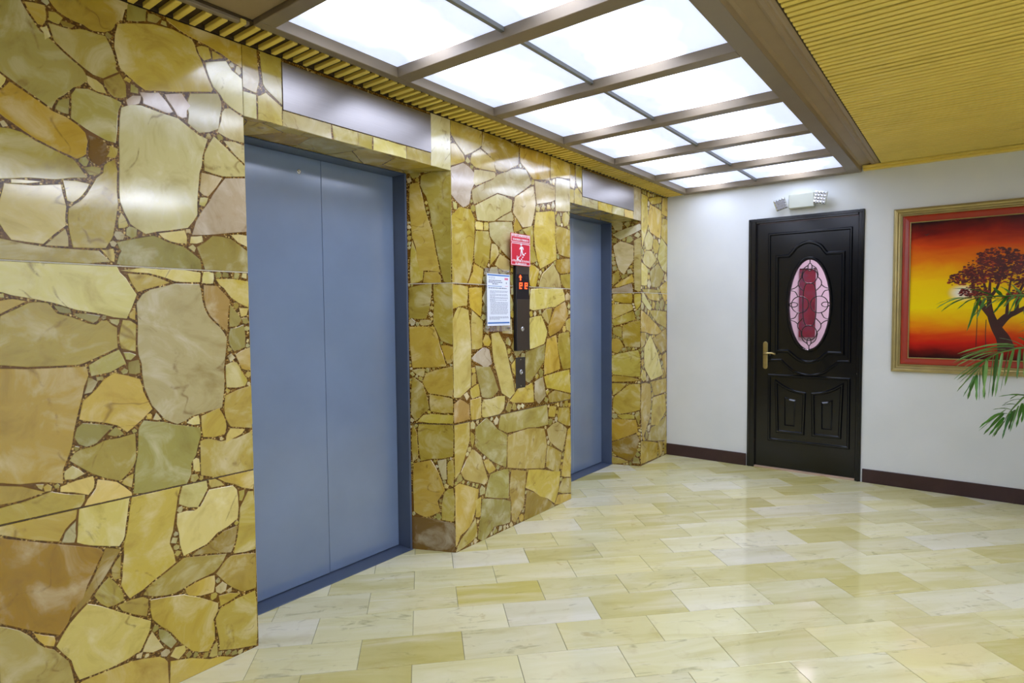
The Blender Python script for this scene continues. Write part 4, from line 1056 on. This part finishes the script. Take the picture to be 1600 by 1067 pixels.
pk = MB(); rect(pk, 2.828, 2.862, 1.520, 1.532, .0225, .0228); rect(pk, 2.832, 2.860, 1.482, 1.484, .0225, .0228); pk.ridge(ell(2.845, 1.502, .0115, .0135, 16), FX, .003, .0003, True, .9); pk.obj('pink_print', M_PINK, pg)['kind'] = 'stuff'
MB().box((.0225, 2.842, 1.496), (.0228, 2.8475, 1.508)).obj('dark_mark', M_INKD, pg)

# ------------------------------------------------------------------ framed painting
PT = empty('framed_painting', (2.5, B, 0.87)); tag(PT, 'sunset painting of a savanna tree in a gold and red frame on white wall', 'painting')
px0, px1, pz0, pz1 = 1.762, 3.24, 0.866, 2.058
fw = FY(B-.0008)
def fmould(name, prof, mat, i0):
    """prof: (inset from outer edge, height) pairs swept round the rectangle"""
    vs = []; n = len(prof)
    for cx, cz, sx_, sz_ in ((px0, pz0, 1, 1), (px1, pz0, -1, 1), (px1, pz1, -1, -1), (px0, pz1, 1, -1)):
        for i, h_ in prof: vs.append(fw(cx+sx_*i, cz+sz_*i, h_))
    return MB().add(vs, [(c_*n+k, ((c_+1) % 4)*n+k, ((c_+1) % 4)*n+k+1, c_*n+k+1) for c_ in range(4) for k in range(n-1)]).obj(name, mat, PT)
fmould('gold_frame', [(0, 0), (0, .022), (.006, .034), (.016, .038), (.026, .034), (.032, .026), (.042, .024), (.050, .030), (.056, .030), (.058, .02), (.058, 0)], M_GOLD, 0)['label'] = 'outer gold moulding'
fmould('red_frame', [(.0585, 0), (.0585, .026), (.066, .028), (.074, .027), (.094, .022), (.102, .022), (.102, 0)], M_REDFR, 0)['label'] = 'inner red lacquer moulding'
fmould('gilt_fillet', [(.1022, 0), (.1022, .024), (.106, .025), (.109, .022), (.109, 0)], M_GOLD, 0)
def sunset():
    t = NT('sunset_paint'); g = t.n('ShaderNodeTexCoord').outputs['Generated']; x = t.n('ShaderNodeSeparateXYZ', {0: g}); gx, gz = x.outputs['X'], x.outputs['Z']
    sc = t.n('ShaderNodeMapping', {'Vector': g, 'Scale': (2.5, 1, 6)}).outputs[0]
    nz = t.noise(sc, 1.6, 5, .55, .6).outputs['Fac']; z = t.math('ADD', gz, t.math('MULTIPLY', t.math('SUBTRACT', nz, .5), .16))
    z = t.math('ADD', z, t.math('MULTIPLY', gx, .03))
    sky = t.ramp(z, [(0.0, srgb(46, 6, 8)), (.05, srgb(96, 10, 8)), (.11, srgb(200, 30, 10)), (.17, srgb(222, 70, 8)), (.23, srgb(240, 132, 6)), (.38, srgb(255, 222, 0)), (.56, srgb(255, 206, 0)), (.70, srgb(242, 132, 8)), (.82, srgb(220, 72, 12)), (.92, srgb(140, 26, 12)), (1.0, srgb(40, 10, 14))])
    dx = t.math('MULTIPLY', t.math('SUBTRACT', gx, .245), 1.1); dz = t.math('MULTIPLY', t.math('SUBTRACT', gz, .475), 1.2); rr = t.math('SQRT', t.math('ADD', t.math('MULTIPLY', dx, dx), t.math('MULTIPLY', dz, dz)))
    c = t.mix(t.n('ShaderNodeMapRange', {0: rr, 1: .085, 2: .015}, interpolation_type='SMOOTHSTEP').outputs[0], sky, srgb(252, 246, 226))
    hl = t.math('ADD', .165, t.math('MULTIPLY', t.math('SUBTRACT', t.noise(t.n('ShaderNodeMapping', {'Vector': g, 'Scale': (1, 0, 0)}).outputs[0], 3.2, 3).outputs['Fac'], .5), .22))
    hill = t.n('ShaderNodeMapRange', {0: t.math('SUBTRACT', hl, gz), 1: -.012, 2: .02}).outputs[0]
    hc = t.ramp(t.math('ADD', gz, t.math('MULTIPLY', t.math('SUBTRACT', nz, .5), .12)), [(0.0, srgb(50, 8, 6)), (.05, srgb(110, 12, 6)), (.11, srgb(206, 30, 12)), (.2, srgb(224, 78, 8))])
    c = t.mix(t.math('MULTIPLY', hill, .85), c, hc)
    t.set(color=c, rough=0.35, spec=0.25); return t.m
cv = MB().box((px0+.108, B-.016, pz0+.108), (px1-.108, B-.0009, pz1-.108)).obj('canvas', sunset(), PT)
M_TRUNK = flat('dark_umber_paint', (66, 22, 10), 0.4, noise=0.4); M_CROWN = flat('deep_red_brown_paint', (82, 18, 10), 0.4, noise=0.6); M_CROWNL = flat('rust_paint', (150, 44, 12), 0.4, noise=0.4)
fc = FY(B-.016); tr = MB()
LIMB = [.0006]
def limb(pts, ws):
    pts = arc(pts, 6); n = len(pts); W_ = [ws[0]+(ws[1]-ws[0])*(k/(n-1))**.8 for k in range(n)]; L_, R_ = [], []
    for k in range(n):
        d = (Vector(pts[min(k+1, n-1)])-Vector(pts[max(k-1, 0)])).normalized(); m_ = Vector((-d.y, d.x)); p_ = Vector(pts[k]); L_.append(tuple(p_+m_*W_[k]/2)); R_.append(tuple(p_-m_*W_[k]/2))
    LIMB[0] += .0001; tr.add([fc(a, b_, LIMB[0]) for a, b_ in L_+R_], [(k, k+1, n+k+1, n+k) for k in range(n-1)])
limb([(2.425, 1.04), (2.405, 1.12), (2.365, 1.20), (2.335, 1.29), (2.325, 1.40), (2.33, 1.56)], (.10, .008)); limb([(2.36, 1.19), (2.42, 1.27), (2.47, 1.30), (2.56, 1.36)], (.06, .02))
limb([(2.335, 1.28), (2.28, 1.36), (2.24, 1.45), (2.23, 1.56)], (.04, .012)); limb([(2.33, 1.4), (2.37, 1.48), (2.39, 1.60)], (.022, .010)); limb([(2.325, 1.38), (2.295, 1.5), (2.28, 1.62)], (.02, .008))
limb([(2.47, 1.30), (2.48, 1.42), (2.53, 1.56)], (.024, .01)); limb([(2.42, 1.27), (2.425, 1.40), (2.44, 1.55)], (.02, .008)); limb([(2.50, 1.32), (2.60, 1.42), (2.68, 1.52)], (.02, .008))
limb([(2.26, 1.06), (2.262, 1.2), (2.265, 1.40)], (.004, .004)); limb([(2.315, 1.05), (2.31, 1.15), (2.312, 1.25)], (.004, .004))
tr.obj('painted_trunk', M_TRUNK, cv)['kind'] = 'stuff'
def crown(name, clumps, mat, seed, dep, n_):
    r_ = random.Random(seed); m_ = MB()
    for cx, cz, a, b_ in clumps:
        for _ in range(int(n_*a*b_/.01)):
            t_ = r_.uniform(0, 6.283); q = r_.random()**.5; x, z = cx+a*q*math.cos(t_), cz+b_*q*math.sin(t_)
            if z < cz-b_*.55: continue
            s = r_.uniform(.004, .012); e = r_.uniform(.4, .8); k0 = r_.uniform(-.4, .4); dd = dep+r_.random()*.0004
            m_.add([fc(x+s*math.cos(k0+6.283*k/6), z+s*e*math.sin(k0+6.283*k/6), dd) for k in range(6)], [tuple(range(6))])
    o_ = m_.obj(name, mat, cv); o_['kind'] = 'stuff'; return o_
CL = [(2.20, 1.535, .10, .055), (2.30, 1.60, .12, .07), (2.37, 1.68, .12, .06), (2.46, 1.63, .12, .06), (2.60, 1.60, .14, .06), (2.55, 1.50, .13, .035), (2.24, 1.44, .08, .05), (2.50, 1.42, .10, .03), (2.33, 1.53, .09, .04), (2.42, 1.56, .10, .05)]
crown('painted_foliage', [(x, z-.012, a*1.05, b_) for x, z, a, b_ in CL], M_CROWNL, 2, .0022, 210); crown('painted_foliage', CL, M_CROWN, 3, .0027, 230)
bd = MB(); bd.add([fc(a, b_, .0008) for a, b_ in ((1.945, 1.868), (1.962, 1.858), (1.972, 1.866), (1.988, 1.860), (1.974, 1.860), (1.965, 1.850), (1.960, 1.853))], [(0, 1, 6), (1, 5, 6), (1, 2, 4, 5), (2, 3, 4)]); bd.obj('painted_bird', M_TRUNK, cv)

# ------------------------------------------------------------------ potted palm, mostly outside the frame on the right
PB = (2.98, 4.42, 0.0)
PL = empty('potted_palm', PB); tag(PL, 'green feathery palm reaching in from the right in front of the painting', 'palm')
po = lambda a, b_, d: (PB[0]+a, PB[1]+b_, d)
MB().lathe([(.13, .0006), (.15, .02), (.19, .30), (.205, .33), (.205, .36), (.185, .36), (.175, .31)], po, 28).obj('pot', M_POT, PL, True); MB().lathe([(.174, .305), (.12, .318), (.02, .322)], po, 20).obj('soil', M_SOIL, PL)
def ribbon(A, Bp, wd, sag, tw, n=6):
    A, Bp = Vector(A), Vector(Bp); d = Bp-A; L = d.length; side = d.cross(Vector((0, 0, 1)))
    if side.length < .25*L: side = d.cross(Vector((math.cos(tw), math.sin(tw), 0.2)))
    side = (Matrix.Rotation(tw*.6, 3, d.normalized()) @ side.normalized()); up = side.cross(d).normalized(); vs = []
    for k in range(n+1):
        u = k/n; c_ = A + d*u + Vector((0, 0, 1))*(sag*L*4*u*(1-u)*(1-.3*u)); w_ = wd*(.35+.65*math.sin(math.pi*min(1, u*1.25+.12)) if u < .7 else .97*((1-u)/.3)**.8+.02); w_ = max(w_, .0012)
        vs += [c_-side*w_/2+up*w_*.12, c_-up*w_*.08, c_+side*w_/2+up*w_*.12]
    return vs, [f_ for k in range(n) for f_ in ((3*k, 3*k+1, 3*k+4, 3*k+3), (3*k+1, 3*k+2, 3*k+5, 3*k+4))]
r = random.Random(6)
def stalk(P0, pts, name='frond'):
    first = Vector(pts[0]); mid = (Vector(P0)*.35 + first*.65); mid.z = first.z*.78
    path = arc([P0, tuple(mid)] + list(pts), 6); n = len(path); return MB().tube(path, [.011-.0095*k/(n-1) for k in range(n)], 6).obj(name, M_STALK, PL, True)
for nm, ra, lv in FRONDS:
    ra = [tuple(v/1000 for v in q) for q in ra]; fo = stalk((PB[0]+r.uniform(-.05, .05), PB[1]+r.uniform(-.05, .05), .31), ra)
    for q in lv:
        vs, fs = ribbon([v/1000 for v in q[:3]], [v/1000 for v in q[3:]], r.uniform(.015, .022), .09 if abs(q[3]-q[0]) > abs(q[5]-q[2]) else .015, r.uniform(-.7, .7)); MB().add(vs, fs).obj('leaflet', M_LEAF, fo, True)
# the fronds that stay outside the picture
for k, (az, L_, top) in enumerate(((0.4, .75, 1.75), (1.2, .7, 1.9), (-.7, .8, 1.6), (2.0, .55, 1.95), (-1.7, .8, 1.55), (-1.2, .7, 1.85))):
    dx, dy = math.cos(az), math.sin(az); pts = [(PB[0]+dx*L_*u*(1.0), PB[1]+dy*L_*u, top*(.55+.45*math.sin(math.pi*min(.5+.28*u, .85)*1.0) + .15*u*(1-u)*2) - .35*u*u) for u in (.25, .45, .65, .85, 1.0)]
    fo = stalk((PB[0]+.04*dx, PB[1]+.04*dy, .31), pts); cu = arc(pts, 5)
    for i in range(2, len(cu)):
        for s in (-1, 1):
            P_ = Vector(cu[i]); e = P_ + Vector((dx*.16-dy*s*.24, dy*.16+dx*s*.24, -.10-r.random()*.08)); e.y = min(e.y, B-.06)
            vs, fs = ribbon(P_, e, .02, .06, r.uniform(-.4, .4)); MB().add(vs, fs).obj('leaflet', M_LEAF, fo, True)
